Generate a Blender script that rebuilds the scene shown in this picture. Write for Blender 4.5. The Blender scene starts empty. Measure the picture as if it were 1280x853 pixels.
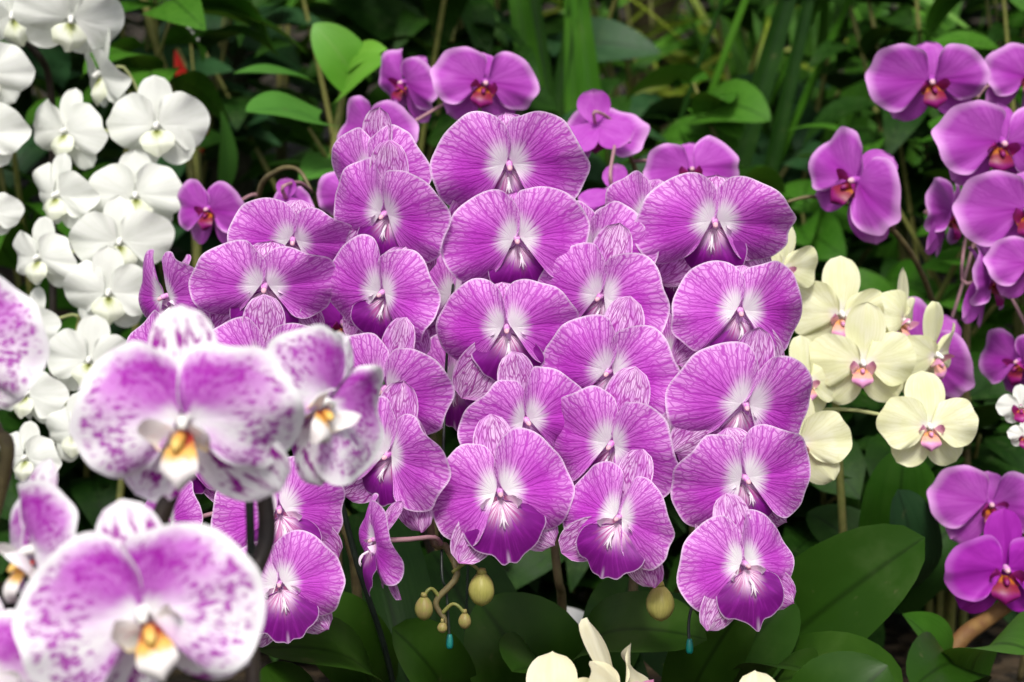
import bpy, math, random
import numpy as np
from mathutils import Vector, Matrix
R = math.radians
random.seed(7)

# ------------------------------------------------------------------ camera, light, exposure
sc = bpy.context.scene
CAM_Z, PITCH, LENS, FOCUS = 0.82, 12.0, 70.0, 1.425
cam_d = bpy.data.cameras.new('camera'); cam = bpy.data.objects.new('camera', cam_d)
sc.collection.objects.link(cam); sc.camera = cam
cam.location = (0, 0, CAM_Z); cam.rotation_euler = (R(90 - PITCH), 0, 0)
cam_d.lens = LENS; cam_d.sensor_width = 36; cam_d.clip_start = 0.05; cam_d.clip_end = 400
cam_d.dof.use_dof = True; cam_d.dof.focus_distance = FOCUS; cam_d.dof.aperture_fstop = 8.2

SUN_EL, SUN_AZ = 54.0, 184.0          # azimuth clockwise from +Y: behind the camera
w = bpy.data.worlds.new('World'); sc.world = w; w.use_nodes = True
wt = w.node_tree
sky = wt.nodes.new('ShaderNodeTexSky'); sky.sky_type = 'NISHITA'; sky.sun_disc = False
sky.sun_elevation = R(SUN_EL); sky.sun_rotation = R(SUN_AZ); sky.dust_density = 4.0; sky.ozone_density = 1.0
bg = wt.nodes['Background']; bg.inputs[1].default_value = 0.075
hs = wt.nodes.new('ShaderNodeHueSaturation'); hs.inputs['Saturation'].default_value = 0.35   # overcast: the blue of the sky mostly veiled
wt.links.new(sky.outputs[0], hs.inputs['Color']); wt.links.new(hs.outputs[0], bg.inputs[0])
sun_d = bpy.data.lights.new('sun', 'SUN'); sun = bpy.data.objects.new('sun', sun_d); sc.collection.objects.link(sun)
sun_d.energy = 1.5; sun_d.angle = R(13); sun_d.color = (1, 0.96, 0.9)
sd = Vector((math.sin(R(SUN_AZ)) * math.cos(R(SUN_EL)), math.cos(R(SUN_AZ)) * math.cos(R(SUN_EL)), math.sin(R(SUN_EL))))
sun.rotation_euler = sd.to_track_quat('Z', 'Y').to_euler(); sun.location = (0, 0, 6)
vs = sc.view_settings; vs.view_transform = 'Standard'; vs.look = 'None'; vs.exposure = 1.02; vs.gamma = 1.0
vs.use_curve_mapping = False

# ------------------------------------------------------------------ helpers
C = Vector((0, 0, CAM_Z))
FW = Vector((0, math.cos(R(PITCH)), -math.sin(R(PITCH)))); RT = Vector((1, 0, 0)); UP = RT.cross(FW)
FPX = 1280 * LENS / 36.0
def at(px, py, d):
    """the point of the place seen at this spot of the photograph, d metres in front of the camera"""
    return C + FW * d + RT * ((px - 640) / FPX * d) - UP * ((py - 426.5) / FPX * d)
BASE = Matrix((RT, FW, UP)).transposed()
def face(yaw, pitch, roll):
    return (BASE @ Matrix.Rotation(R(yaw), 3, 'Z') @ Matrix.Rotation(R(-pitch), 3, 'X') @ Matrix.Rotation(R(roll), 3, 'Y'))
COL = sc.collection
def link(o, parent=None):
    COL.objects.link(o)
    if parent is not None: o.parent = parent
    return o
def tag(o, label, cat, group=None):
    o['label'] = label; o['category'] = cat
    if group: o['group'] = group
    return o
def thing(name, label, cat, loc, group=None):
    o = bpy.data.objects.new(name, None); o.empty_display_size = 0.05
    o.location = loc; link(o); return tag(o, label, cat, group)
def mesh(name, verts, faces, mats, uvs=None, fmat=None, smooth=True):
    me = bpy.data.meshes.new(name)
    me.from_pydata([tuple(v) for v in verts], [], faces)
    for m in (mats if isinstance(mats, (list, tuple)) else [mats]): me.materials.append(m)
    if uvs is not None:
        ul = me.uv_layers.new(name='UVMap')
        li = np.empty(len(me.loops), dtype=np.int32); me.loops.foreach_get('vertex_index', li)
        ul.data.foreach_set('uv', np.asarray(uvs, dtype=np.float32)[li].ravel())
    if smooth: me.polygons.foreach_set('use_smooth', [True] * len(me.polygons))
    if fmat is not None: me.polygons.foreach_set('material_index', fmat)
    me.update(); return me
def obj(name, me, parent=None, loc=(0, 0, 0)):
    o = bpy.data.objects.new(name, me); o.location = loc; return link(o, parent)
def rel(parent, p):
    return Vector(p) - parent.location if parent is not None else Vector(p)
def spline(pts, n, closed=False):
    P = np.array([tuple(p) for p in pts], dtype=float); k = len(P)
    out = []
    segs = k if closed else k - 1
    for q in range(n):
        u = q / n * segs if closed else q / (n - 1) * segs
        i = min(int(u), segs - 1); f = u - i
        g = (lambda j: P[j % k]) if closed else (lambda j: P[max(0, min(k - 1, j))])
        a, b, c, d = g(i - 1), g(i), g(i + 1), g(i + 2)
        out.append(0.5 * ((2 * b) + (c - a) * f + (2 * a - 5 * b + 4 * c - d) * f * f + (3 * b - a - 3 * c + d) * f ** 3))
    return np.array(out)
class MB:
    """collects pieces of one mesh"""
    def __init__(s): s.v = []; s.f = []; s.uv = []; s.m = []
    def add(s, v, f, uv=None, m=0):
        o = len(s.v); s.v += [tuple(x) for x in v]; s.f += [tuple(i + o for i in q) for q in f]
        s.uv += list(uv) if uv is not None else [(0, 0)] * len(v); s.m += [m] * len(f)
    def grid(s, pts, nu, nv, uv=None, m=0, wrap=False):
        f = []
        for i in range(nu - 1):
            for j in range(nv if wrap else nv - 1):
                j2 = (j + 1) % nv
                f.append((i * nv + j, i * nv + j2, (i + 1) * nv + j2, (i + 1) * nv + j))
        s.add(pts, f, uv, m)
    def tube(s, pts, rad, n=None, seg=8, m=0):
        P = spline(pts, n, False) if n else np.array([tuple(p) for p in pts], dtype=float)
        k = len(P); rr = np.interp(np.linspace(0, 1, k), np.linspace(0, 1, len(rad)), rad) if hasattr(rad, '__len__') else np.full(k, rad)
        T = np.gradient(P, axis=0); T /= np.linalg.norm(T, axis=1)[:, None] + 1e-12
        nrm = np.array([0, 0, 1.0]) if abs(T[0][2]) < 0.9 else np.array([1.0, 0, 0])
        V = []; UV = []
        for i in range(k):
            nrm = nrm - T[i] * np.dot(nrm, T[i]); nrm /= np.linalg.norm(nrm) + 1e-12
            b = np.cross(T[i], nrm)
            for j in range(seg):
                a = 2 * math.pi * j / seg
                V.append(P[i] + rr[i] * (math.cos(a) * nrm + math.sin(a) * b)); UV.append((i / (k - 1), j / seg))
        s.grid(V, k, seg, UV, m, wrap=True)
        o = len(s.v) - k * seg
        s.f.append(tuple(o + j for j in range(seg))[::-1]); s.m.append(m)
        s.f.append(tuple(o + (k - 1) * seg + j for j in range(seg))); s.m.append(m)
    def build(s, name, mats): return mesh(name, s.v, s.f, mats, s.uv, s.m)

# ------------------------------------------------------------------ material node helper
class G:
    def __init__(s, name):
        s.mat = bpy.data.materials.new(name); s.mat.use_nodes = True
        s.t = s.mat.node_tree; s.t.nodes.clear()
    def n(s, typ, **kw):
        x = s.t.nodes.new(typ)
        for k, v in kw.items(): setattr(x, k, v)
        return x
    def put(s, sock, val):
        if hasattr(val, 'is_output') or isinstance(val, bpy.types.NodeSocket): s.t.links.new(val, sock)
        else:
            if isinstance(val, (tuple, list)) and len(val) == 3 and sock.type == 'RGBA': val = (*val, 1)
            sock.default_value = val
    def m(s, op, a, b=0.0, c=0.0, clamp=False):
        x = s.n('ShaderNodeMath', operation=op, use_clamp=clamp)
        s.put(x.inputs[0], a); s.put(x.inputs[1], b)
        if op in ('MULTIPLY_ADD',): s.put(x.inputs[2], c)
        return x.outputs[0]
    def add(s, a, b): return s.m('ADD', a, b)
    def mul(s, a, b): return s.m('MULTIPLY', a, b)
    def sub(s, a, b): return s.m('SUBTRACT', a, b)
    def mx(s, a, b): return s.m('MAXIMUM', a, b)
    def inv(s, a): return s.m('SUBTRACT', 1.0, a)
    def ss(s, x, lo, hi):
        k = s.n('ShaderNodeMapRange', interpolation_type='SMOOTHSTEP')
        s.put(k.inputs[0], x); s.put(k.inputs[1], lo); s.put(k.inputs[2], hi)
        return k.outputs[0]
    def bump_at(s, x, c, wd):      # 1 at x=c falling to 0 at c +- wd
        return s.inv(s.ss(s.m('ABSOLUTE', s.sub(x, c)), 0.0, wd))
    def xyz(s, x, y=0.0, z=0.0):
        k = s.n('ShaderNodeCombineXYZ'); s.put(k.inputs[0], x); s.put(k.inputs[1], y); s.put(k.inputs[2], z); return k.outputs[0]
    def sep(s, v):
        k = s.n('ShaderNodeSeparateXYZ'); s.put(k.inputs[0], v); return k.outputs
    def noise(s, v, scale=1.0, detail=2.0, rough=0.5):
        k = s.n('ShaderNodeTexNoise'); s.put(k.inputs['Vector'], v); k.inputs['Scale'].default_value = scale
        k.inputs['Detail'].default_value = detail; k.inputs['Roughness'].default_value = rough
        return k.outputs['Fac']
    def vor(s, v, feature='DISTANCE_TO_EDGE', rnd=1.0):
        k = s.n('ShaderNodeTexVoronoi', voronoi_dimensions='2D', feature=feature); s.put(k.inputs['Vector'], v)
        k.inputs['Scale'].default_value = 1.0; k.inputs['Randomness'].default_value = rnd
        return k.outputs['Distance']
    def mix(s, f, a, b):
        k = s.n('ShaderNodeMix', data_type='RGBA'); s.put(k.inputs[0], f); s.put(k.inputs[6], a); s.put(k.inputs[7], b); return k.outputs[2]
    def uv(s):
        o = s.sep(s.n('ShaderNodeTexCoord').outputs['UV']); return o[0], o[1]
    def objc(s): return s.n('ShaderNodeTexCoord').outputs['Object']
    def rand(s): return s.n('ShaderNodeObjectInfo').outputs['Random']
    def bump(s, h, strength=0.2, dist=0.002):
        k = s.n('ShaderNodeBump'); k.inputs['Strength'].default_value = strength; k.inputs['Distance'].default_value = dist
        s.put(k.inputs['Height'], h); return k.outputs[0]
    def out(s, col, rough=0.5, spec=0.4, trans=0.0, tcol=None, normal=None, coat=0.0, sheen=0.0):
        p = s.n('ShaderNodeBsdfPrincipled'); s.put(p.inputs['Base Color'], col); s.put(p.inputs['Roughness'], rough)
        p.inputs['Specular IOR Level'].default_value = spec; p.inputs['Coat Weight'].default_value = coat
        p.inputs['Sheen Weight'].default_value = sheen
        if normal is not None: s.put(p.inputs['Normal'], normal)
        o = s.n('ShaderNodeOutputMaterial')
        if trans > 0:
            tr = s.n('ShaderNodeBsdfTranslucent'); s.put(tr.inputs[0], tcol if tcol is not None else col)
            if normal is not None: s.put(tr.inputs['Normal'], normal)
            mx = s.n('ShaderNodeMixShader'); mx.inputs[0].default_value = trans
            s.t.links.new(p.outputs[0], mx.inputs[1]); s.t.links.new(tr.outputs[0], mx.inputs[2]); s.t.links.new(mx.outputs[0], o.inputs[0])
        else: s.t.links.new(p.outputs[0], o.inputs[0])
        return s.mat

# ------------------------------------------------------------------ flower materials
def veins(g, s, t, k1, k2, k3, m1, m2, m3, w1=0.07, w2=0.12, w3=0.2, f2=(0.16, 0.34), f3=(0.48, 0.72), lines=0, warp=0.035):
    r = g.mul(g.rand(), 57.0)
    nz = g.sub(g.noise(g.xyz(g.add(g.mul(t, 9.0), r), g.mul(s, 4.0), 0.0), 1.0, 2.0), 0.5)
    tt = g.add(t, g.mul(nz, warp))
    def lay(k, m, wd, off):
        d = g.vor(g.xyz(g.add(g.mul(tt, k), g.add(r, off)), g.add(g.mul(s, m), off), 0.0))
        return g.inv(g.ss(d, wd * 0.25, wd))
    v1 = lay(k1, m1, w1, 3.1)
    if lines:
        wob = g.sub(g.noise(g.xyz(g.add(g.mul(t, 5.0), r), g.mul(s, 2.6), 4.0), 1.0, 3.0), 0.5)
        ph = g.m('FRACT', g.add(g.mul(g.add(t, g.mul(wob, 0.06)), lines), r))
        ln = g.inv(g.ss(g.m('ABSOLUTE', g.sub(ph, 0.5)), 0.02, 0.10))
        v1 = g.mx(g.mul(v1, 0.5), g.mul(ln, g.inv(g.mul(g.ss(s, 0.55, 0.92), 0.6))))
    v2 = g.mul(lay(k2, m2, w2, 11.7), g.ss(s, *f2))
    v3 = g.mul(lay(k3, m3, w3, 23.3), g.ss(s, *f3))
    return v1, v2, v3, nz, r
def rib_lines(g, s, t, r, freq, wd, wob, off):
    """thin lines running from the heart to the rim, wandering a little"""
    a = g.sub(g.noise(g.xyz(g.add(g.mul(t, freq * 0.42), g.add(r, off)), g.mul(s, 2.4), off), 1.0, 3.0, 0.6), 0.5)
    ph = g.m('FRACT', g.add(g.add(g.mul(t, freq), g.mul(a, wob)), off))
    return g.inv(g.ss(g.m('ABSOLUTE', g.sub(ph, 0.5)), wd * 0.3, wd))
def mat_veined_petal():
    g = G('veined purple petal'); s, t = g.uv(); rn = g.rand(); r = g.mul(rn, 57.0)
    nz = g.sub(g.noise(g.xyz(g.add(g.mul(t, 9.0), r), g.mul(s, 4.0), 0.0), 1.0, 2.0), 0.5)
    l1 = rib_lines(g, s, t, r, 20, 0.14, 1.7, 0.3)
    l2 = g.mul(rib_lines(g, s, t, r, 44, 0.22, 1.9, 5.1), g.ss(s, 0.26, 0.46))
    net = g.vor(g.xyz(g.add(g.add(g.mul(t, 56.0), g.mul(nz, 0.9)), r), g.mul(s, 6.5), 0.0))
    net = g.mul(g.inv(g.ss(net, 0.03, 0.14)), g.ss(s, 0.42, 0.7))
    v = g.mx(g.mx(g.mul(l1, 0.95), g.mul(l2, 0.7)), g.mul(net, 0.72))
    streak = g.sub(g.noise(g.xyz(g.add(g.mul(t, 42.0), r), g.mul(s, 1.5), 0.0), 1.0, 3.0, 0.6), 0.5)
    up = g.inv(g.ss(t, 0.10, 0.5)); lowin = g.ss(t, 0.74, 0.95)
    reach = g.add(g.add(0.24, g.mul(up, 0.28)), g.mul(lowin, 0.17))
    sw = g.add(s, g.mul(streak, 0.22))
    white = g.inv(g.ss(sw, g.mul(reach, 0.5), g.mul(reach, 1.5)))
    big = g.noise(g.xyz(g.add(g.mul(t, 3.2), r), g.mul(s, 2.2), 0.0), 1.0, 2.0)
    deep = g.add(g.mul(g.bump_at(t, 0.60, 0.46), 0.95), g.add(g.mul(g.sub(big, 0.5), 0.8), g.mul(g.sub(rn, 0.5), 0.25)))
    deep = g.m('MULTIPLY', deep, g.inv(g.mul(g.ss(s, 0.6, 1.0), 0.5)), clamp=True)
    ground = g.mix(deep, (0.81, 0.32, 0.82), (0.60, 0.065, 0.63))
    pale = g.m('ADD', g.mul(g.inv(g.ss(t, 0.0, 0.42)), 0.4), g.mul(g.ss(s, 0.58, 1.0), 0.35), clamp=True)
    ground = g.mix(pale, ground, (0.88, 0.60, 0.90))
    col = g.mix(white, ground, (0.97, 0.95, 0.97))
    vcol = g.mix(g.ss(s, 0.2, 0.8), (0.30, 0.006, 0.32), (0.46, 0.030, 0.48))
    vf = g.mul(v, g.inv(g.mul(white, 0.9)))
    col = g.mix(g.mul(vf, 0.9), col, vcol)
    edge = g.ss(g.add(s, g.mul(nz, 0.02)), 0.955, 1.0)
    col = g.mix(g.mul(edge, 0.8), col, (0.88, 0.72, 0.90))
    fine = g.noise(g.objc(), 60.0, 2.0)
    nrm = g.bump(g.add(g.mul(v, -0.6), g.mul(fine, 0.4)), 0.3, 0.0012)
    return g.out(col, 0.46, 0.25, 0.30, normal=nrm)
def mat_veined_sepal():
    g = G('netted sepal'); s, t = g.uv()
    v1, v2, v3, nz, r = veins(g, s, t, 8, 12, 20, 1.6, 4.0, 7.0, 0.08, 0.13, 0.15, (0.0, 0.2), (0.3, 0.6), warp=0.05)
    v = g.mx(g.mx(v1, g.mul(v2, 0.9)), g.mul(v3, 0.5))
    wash = g.noise(g.xyz(g.mul(t, 3.0), g.mul(s, 3.0), r), 1.0, 2.0)
    col = g.mix(g.ss(wash, 0.35, 0.75), (0.84, 0.58, 0.86), (0.62, 0.20, 0.66))
    col = g.mix(g.mul(v, 0.92), col, (0.33, 0.012, 0.31))
    e = g.ss(g.m('ABSOLUTE', g.sub(t, 0.5)), 0.45, 0.5)
    col = g.mix(g.mul(e, 0.6), col, (0.86, 0.70, 0.88))
    return g.out(col, 0.5, 0.35, 0.2, normal=g.bump(v, 0.3, 0.0012))
def mat_veined_lip():
    g = G('deep purple lip'); s, t = g.uv()
    r = g.mul(g.rand(), 31.0)
    streak = g.noise(g.xyz(g.add(g.mul(t, 30.0), r), g.mul(s, 1.2), 0.0), 1.0, 3.0, 0.6)
    big = g.noise(g.xyz(g.mul(t, 4.0), g.mul(s, 3.0), r), 1.0, 3.0)
    col = g.mix(big, (0.12, 0.002, 0.135), (0.22, 0.006, 0.25))
    col = g.mix(g.mul(g.ss(streak, 0.45, 0.7), 0.5), col, (0.34, 0.02, 0.37))
    base = g.inv(g.ss(g.add(s, g.mul(g.sub(streak, 0.5), 0.75)), 0.18, 0.56))
    col = g.mix(base, col, g.mix(g.ss(streak, 0.40, 0.62), (0.36, 0.06, 0.26), (0.84, 0.70, 0.82)))
    tip = g.mul(g.bump_at(t, 0.5, 0.03), g.ss(s, 0.72, 0.95))
    edge = g.mx(g.ss(g.add(s, g.mul(g.sub(big, 0.5), 0.03)), 0.965, 1.0), g.mul(tip, 0.8))
    col = g.mix(g.mul(edge, 0.6), col, (0.84, 0.66, 0.87))
    return g.out(col, 0.42, 0.4, 0.12, normal=g.bump(streak, 0.25, 0.0015))
def mat_plain(name, a, b, rough=0.5, trans=0.15, rim=None, band=None, scale=14.0, fr=(0.05, 0.3), vein=None, sheen=0.0, spec=0.22, fade=None):
    """petal of one colour a..b with optional rim colour, midrib band colour and heart colour"""
    g = G(name); s, t = g.uv()
    r = g.mul(g.rand(), 31.0)
    st = g.noise(g.xyz(g.add(g.mul(t, scale), r), g.mul(s, 1.5), 0.0), 1.0, 3.0, 0.6)
    bg_ = g.noise(g.xyz(g.add(g.mul(t, 2.5), r), g.mul(s, 2.5), 0.0), 1.0, 2.0)
    col = g.mix(g.ss(g.add(g.mul(st, 0.5), g.mul(bg_, 0.5)), 0.35, 0.65), a, b)
    if vein: col = g.mix(g.mul(g.mx(rib_lines(g, s, t, r, 13, 0.12, 1.5, 0.3), g.mul(rib_lines(g, s, t, r, 27, 0.15, 1.6, 3.0), g.ss(s, 0.35, 0.6))), 0.4), col, vein)
    if band: col = g.mix(g.mul(g.mul(g.bump_at(t, 0.57, 0.22), g.inv(g.ss(s, 0.45, 0.95))), 0.9), col, band)
    if fade: col = g.mix(g.inv(g.ss(g.add(s, g.mul(g.sub(st, 0.5), 0.2)), *fr)), col, fade)
    if rim: col = g.mix(g.ss(s, 0.80, 1.0), col, rim)
    return g.out(col, rough, spec, trans, normal=g.bump(st, 0.25, 0.0015), sheen=sheen)
def mat_spotted(name, sepal=False):
    g = G(name); s, t = g.uv(); o = g.objc(); r = g.mul(g.rand(), 9.0)
    ox, oy, oz = g.sep(o)
    st = g.noise(g.xyz(g.add(g.mul(t, 15.0), r), g.mul(s, 5.0), 0.0), 1.0, 3.0, 0.65)
    blot = g.noise(g.xyz(g.add(g.mul(t, 6.5), r), g.mul(s, 3.6), 3.0), 1.0, 3.0, 0.6)
    dots = g.vor(g.xyz(g.add(g.mul(t, 24.0), r), g.mul(s, 11.0), 0.0), 'F1')
    white = (0.88, 0.86, 0.89); lil = (0.78, 0.52, 0.82); pur = (0.44, 0.055, 0.47); dk = (0.30, 0.01, 0.29)
    if sepal:
        col = g.mix(g.mul(g.ss(blot, 0.45, 0.7), 0.35), white, lil)
        f = g.mul(g.ss(g.add(blot, g.mul(st, 0.5)), 0.76, 0.84), g.inv(g.ss(s, 0.70, 0.95)))
        col = g.mix(f, col, dk)
        f2 = g.mul(g.inv(g.ss(dots, 0.16, 0.3)), g.ss(blot, 0.50, 0.56))
        col = g.mix(g.mul(f2, 0.85), col, dk)
        return g.out(col, 0.5, 0.35, 0.15)
    # soft purple flush on the upper half, fraying into radial dashes and flecks; lilac lower lobe; white rim
    st2 = g.noise(g.xyz(g.add(g.mul(t, 40.0), r), g.mul(s, 6.5), 0.0), 1.0, 3.0, 0.7)
    st3 = g.noise(g.xyz(g.add(g.mul(t, 52.0), r), g.mul(s, 9.0), 5.0), 1.0, 2.0, 0.6)
    rag = g.add(g.mul(g.sub(st2, 0.5), 0.55), g.mul(g.sub(blot, 0.5), 0.75))
    up = g.inv(g.ss(g.add(t, g.mul(rag, 0.35)), 0.36, 0.66)); low = g.bump_at(t, 0.84, 0.18)
    inrim = g.inv(g.ss(g.add(s, g.mul(rag, 0.55)), 0.74, 0.96)); heart = g.ss(g.add(s, g.mul(g.sub(st, 0.5), 0.2)), 0.04, 0.30)
    flush = g.mul(g.mul(up, inrim), heart)
    lilac = g.mul(g.m('ADD', g.mul(low, 0.75), g.mul(g.ss(blot, 0.42, 0.6), 0.4), clamp=True), g.mul(heart, g.inv(g.ss(s, 0.75, 0.98))))
    col = g.mix(lilac, white, lil)
    col = g.mix(g.mul(flush, g.add(0.74, g.mul(st2, 0.4))), col, g.mix(g.ss(blot, 0.35, 0.65), (0.54, 0.11, 0.58), (0.42, 0.035, 0.46)))
    dz = g.add(g.mul(st2, 0.5), g.add(g.mul(st3, 0.35), g.mul(blot, 0.25)))
    dash = g.mul(g.ss(dz, 0.555, 0.60), g.mul(g.ss(s, 0.26, 0.45), g.inv(g.ss(s, 0.86, 0.96))))
    col = g.mix(g.mul(dash, 0.9), col, (0.38, 0.02, 0.40))
    dot = g.mul(g.mul(g.inv(g.ss(dots, 0.10, 0.24)), g.ss(s, 0.5, 0.68)), g.mul(g.ss(blot, 0.44, 0.52), g.inv(g.ss(s, 0.88, 0.95))))
    col = g.mix(g.mul(dot, 0.8), col, dk)
    return g.out(col, 0.5, 0.25, 0.2, normal=g.bump(st, 0.2, 0.0015))
def mat_lip2(name, base, mid, tip, streak=(0.25, 0.01, 0.03), t0=0.14, t1=0.42):
    """three-lobed lip: s runs from the throat to the tip"""
    g = G(name); s, t = g.uv(); r = g.mul(g.rand(), 9.0)
    st = g.noise(g.xyz(g.add(g.mul(t, 9.0), r), g.mul(s, 6.0), 0.0), 1.0, 3.0)
    ss_ = g.add(s, g.mul(g.sub(st, 0.5), 0.2))
    col = g.mix(g.ss(ss_, t0, t0 + 0.16), base, mid)
    col = g.mix(g.ss(ss_, t1, t1 + 0.2), col, tip)
    col = g.mix(g.mul(g.ss(st, 0.6, 0.7), g.inv(g.ss(s, 0.4, 0.6))), col, streak)
    return g.out(col, 0.45, 0.4, 0.1)
def mat_simple(name, a, b, scale=20.0, rough=0.5, spec=0.4, trans=0.0, bump=0.2, detail=4.0, coat=0.0):
    g = G(name); n = g.noise(g.objc(), scale, detail, 0.6)
    return g.out(g.mix(g.ss(n, 0.3, 0.7), a, b), rough, spec, trans, normal=g.bump(n, bump, 0.002), coat=coat)

M = {}
M['p_petal'] = mat_veined_petal(); M['p_sepal'] = mat_veined_sepal(); M['p_lip'] = mat_veined_lip()
M['p_side'] = mat_lip2('pale side lobe with maroon streaks', (0.40, 0.10, 0.24), (0.74, 0.50, 0.66), (0.82, 0.66, 0.80), (0.34, 0.03, 0.16), 0.2, 0.5)
M['p_col'] = mat_plain('magenta column', (0.60, 0.12, 0.55), (0.80, 0.50, 0.76), 0.5, 0.1, fade=(0.86, 0.76, 0.86))
M['p_cap'] = mat_plain('pink anther cap', (0.74, 0.40, 0.52), (0.80, 0.50, 0.55), 0.4, 0.1)
M['callus'] = mat_plain('white callus', (0.84, 0.70, 0.82), (0.88, 0.80, 0.86), 0.4, 0.1)
M['m_petal'] = mat_plain('magenta petal', (0.42, 0.065, 0.46), (0.50, 0.105, 0.54), 0.5, 0.2, rim=(0.70, 0.34, 0.73), band=(0.34, 0.025, 0.37), vein=(0.34, 0.03, 0.38))
M['m_sepal'] = mat_plain('magenta sepal', (0.42, 0.06, 0.46), (0.50, 0.11, 0.54), 0.5, 0.2, rim=(0.62, 0.24, 0.64), vein=(0.30, 0.02, 0.34))
M['m_lip'] = mat_lip2('red magenta lip', (0.46, 0.13, 0.012), (0.22, 0.012, 0.04), (0.24, 0.006, 0.14))
M['m_side'] = mat_lip2('maroon side lobe', (0.45, 0.14, 0.02), (0.28, 0.01, 0.12), (0.34, 0.02, 0.22))
M['d_petal'] = mat_plain('deep magenta petal', (0.34, 0.015, 0.39), (0.44, 0.03, 0.49), 0.5, 0.2, rim=(0.50, 0.12, 0.56), band=(0.26, 0.008, 0.30))
M['d_sepal'] = mat_plain('deep magenta sepal', (0.30, 0.012, 0.33), (0.38, 0.025, 0.42), 0.5, 0.2)
M['w_petal'] = mat_plain('white petal', (0.85, 0.87, 0.82), (0.90, 0.91, 0.87), 0.5, 0.3, vein=(0.78, 0.81, 0.72))
M['w_lip'] = mat_plain('green white lip', (0.74, 0.77, 0.60), (0.82, 0.84, 0.72), 0.5, 0.2, fade=(0.34, 0.38, 0.10), fr=(0.08, 0.5))
M['w_col'] = mat_plain('white column', (0.82, 0.82, 0.78), (0.86, 0.86, 0.82), 0.45, 0.1)
M['y_petal'] = mat_plain('pale yellow petal', (0.80, 0.81, 0.49), (0.87, 0.87, 0.64), 0.5, 0.25, fade=(0.88, 0.86, 0.80), scale=9.0, vein=(0.68, 0.67, 0.34))
M['y_lip'] = mat_lip2('pink orange lip', (0.70, 0.36, 0.12), (0.80, 0.40, 0.30), (0.72, 0.30, 0.56), (0.55, 0.08, 0.20))
M['y_side'] = mat_lip2('pink side lobe', (0.80, 0.60, 0.30), (0.76, 0.45, 0.55), (0.68, 0.28, 0.50), (0.60, 0.12, 0.25))
M['s_petal'] = mat_spotted('white petal blotched purple'); M['s_sepal'] = mat_spotted('white sepal spotted maroon', True)
M['s_lip'] = mat_lip2('white lip with yellow heart', (0.36, 0.03, 0.02), (0.80, 0.45, 0.10), (0.86, 0.82, 0.80), (0.30, 0.01, 0.04), 0.14, 0.34)
M['s_side'] = mat_lip2('white and yellow side lobe', (0.86, 0.60, 0.14), (0.88, 0.84, 0.74), (0.90, 0.89, 0.89), (0.60, 0.16, 0.20), 0.10, 0.24)
M['s_call'] = mat_lip2('yellow callus with red flecks', (0.62, 0.20, 0.05), (0.74, 0.40, 0.08), (0.80, 0.55, 0.15), (0.30, 0.01, 0.02))
M['c_petal'] = mat_plain('cream petal', (0.80, 0.76, 0.50), (0.86, 0.83, 0.62), 0.5, 0.3, scale=7.0)
M['bud'] = mat_plain('olive green bud', (0.30, 0.29, 0.065), (0.40, 0.37, 0.11), 0.42, 0.1, scale=10.0, vein=(0.26, 0.24, 0.07))
M['bud_pink'] = mat_plain('pink green bud', (0.25, 0.26, 0.06), (0.30, 0.22, 0.09), 0.42, 0.1, scale=10.0, vein=(0.22, 0.17, 0.07))
M['stem'] = mat_simple('olive brown stem', (0.085, 0.065, 0.028), (0.15, 0.125, 0.05), 90, 0.55)
M['stem_green'] = mat_simple('green flower stem', (0.14, 0.16, 0.035), (0.22, 0.21, 0.06), 90, 0.5)
M['stem_dark'] = mat_simple('dark purple stem', (0.018, 0.012, 0.010), (0.035, 0.026, 0.018), 90, 0.5)
M['pedicel_p'] = mat_simple('pinkish pedicel', (0.32, 0.14, 0.22), (0.40, 0.26, 0.22), 90, 0.5)
M['pedicel_w'] = mat_simple('pale green pedicel', (0.32, 0.36, 0.14), (0.44, 0.46, 0.22), 90, 0.5)

# ------------------------------------------------------------------ flower geometry (1 unit = half the petal span)
OUT_BIG = [(0.03, 0.06), (-0.035, 0.26), (-0.03, 0.50), (0.05, 0.71), (0.23, 0.80), (0.46, 0.77), (0.71, 0.64), (0.91, 0.42), (1.02, 0.14),
           (1.02, -0.13), (0.95, -0.38), (0.80, -0.58), (0.60, -0.67), (0.42, -0.60), (0.27, -0.40), (0.13, -0.12)]
OUT_STD = [(0.05, 0.06), (0.05, 0.28), (0.10, 0.48), (0.28, 0.61), (0.52, 0.60), (0.78, 0.46), (0.96, 0.20), (1.0, 0.0), (0.95, -0.20),
           (0.80, -0.38), (0.60, -0.46), (0.40, -0.40), (0.22, -0.22), (0.10, -0.04)]
OUT_YEL = [(0.05, 0.05), (0.09, 0.26), (0.22, 0.46), (0.46, 0.57), (0.74, 0.52), (0.95, 0.30), (1.02, 0.05), (0.94, -0.22), (0.74, -0.40),
           (0.50, -0.43), (0.28, -0.28), (0.11, -0.04)]
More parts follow.
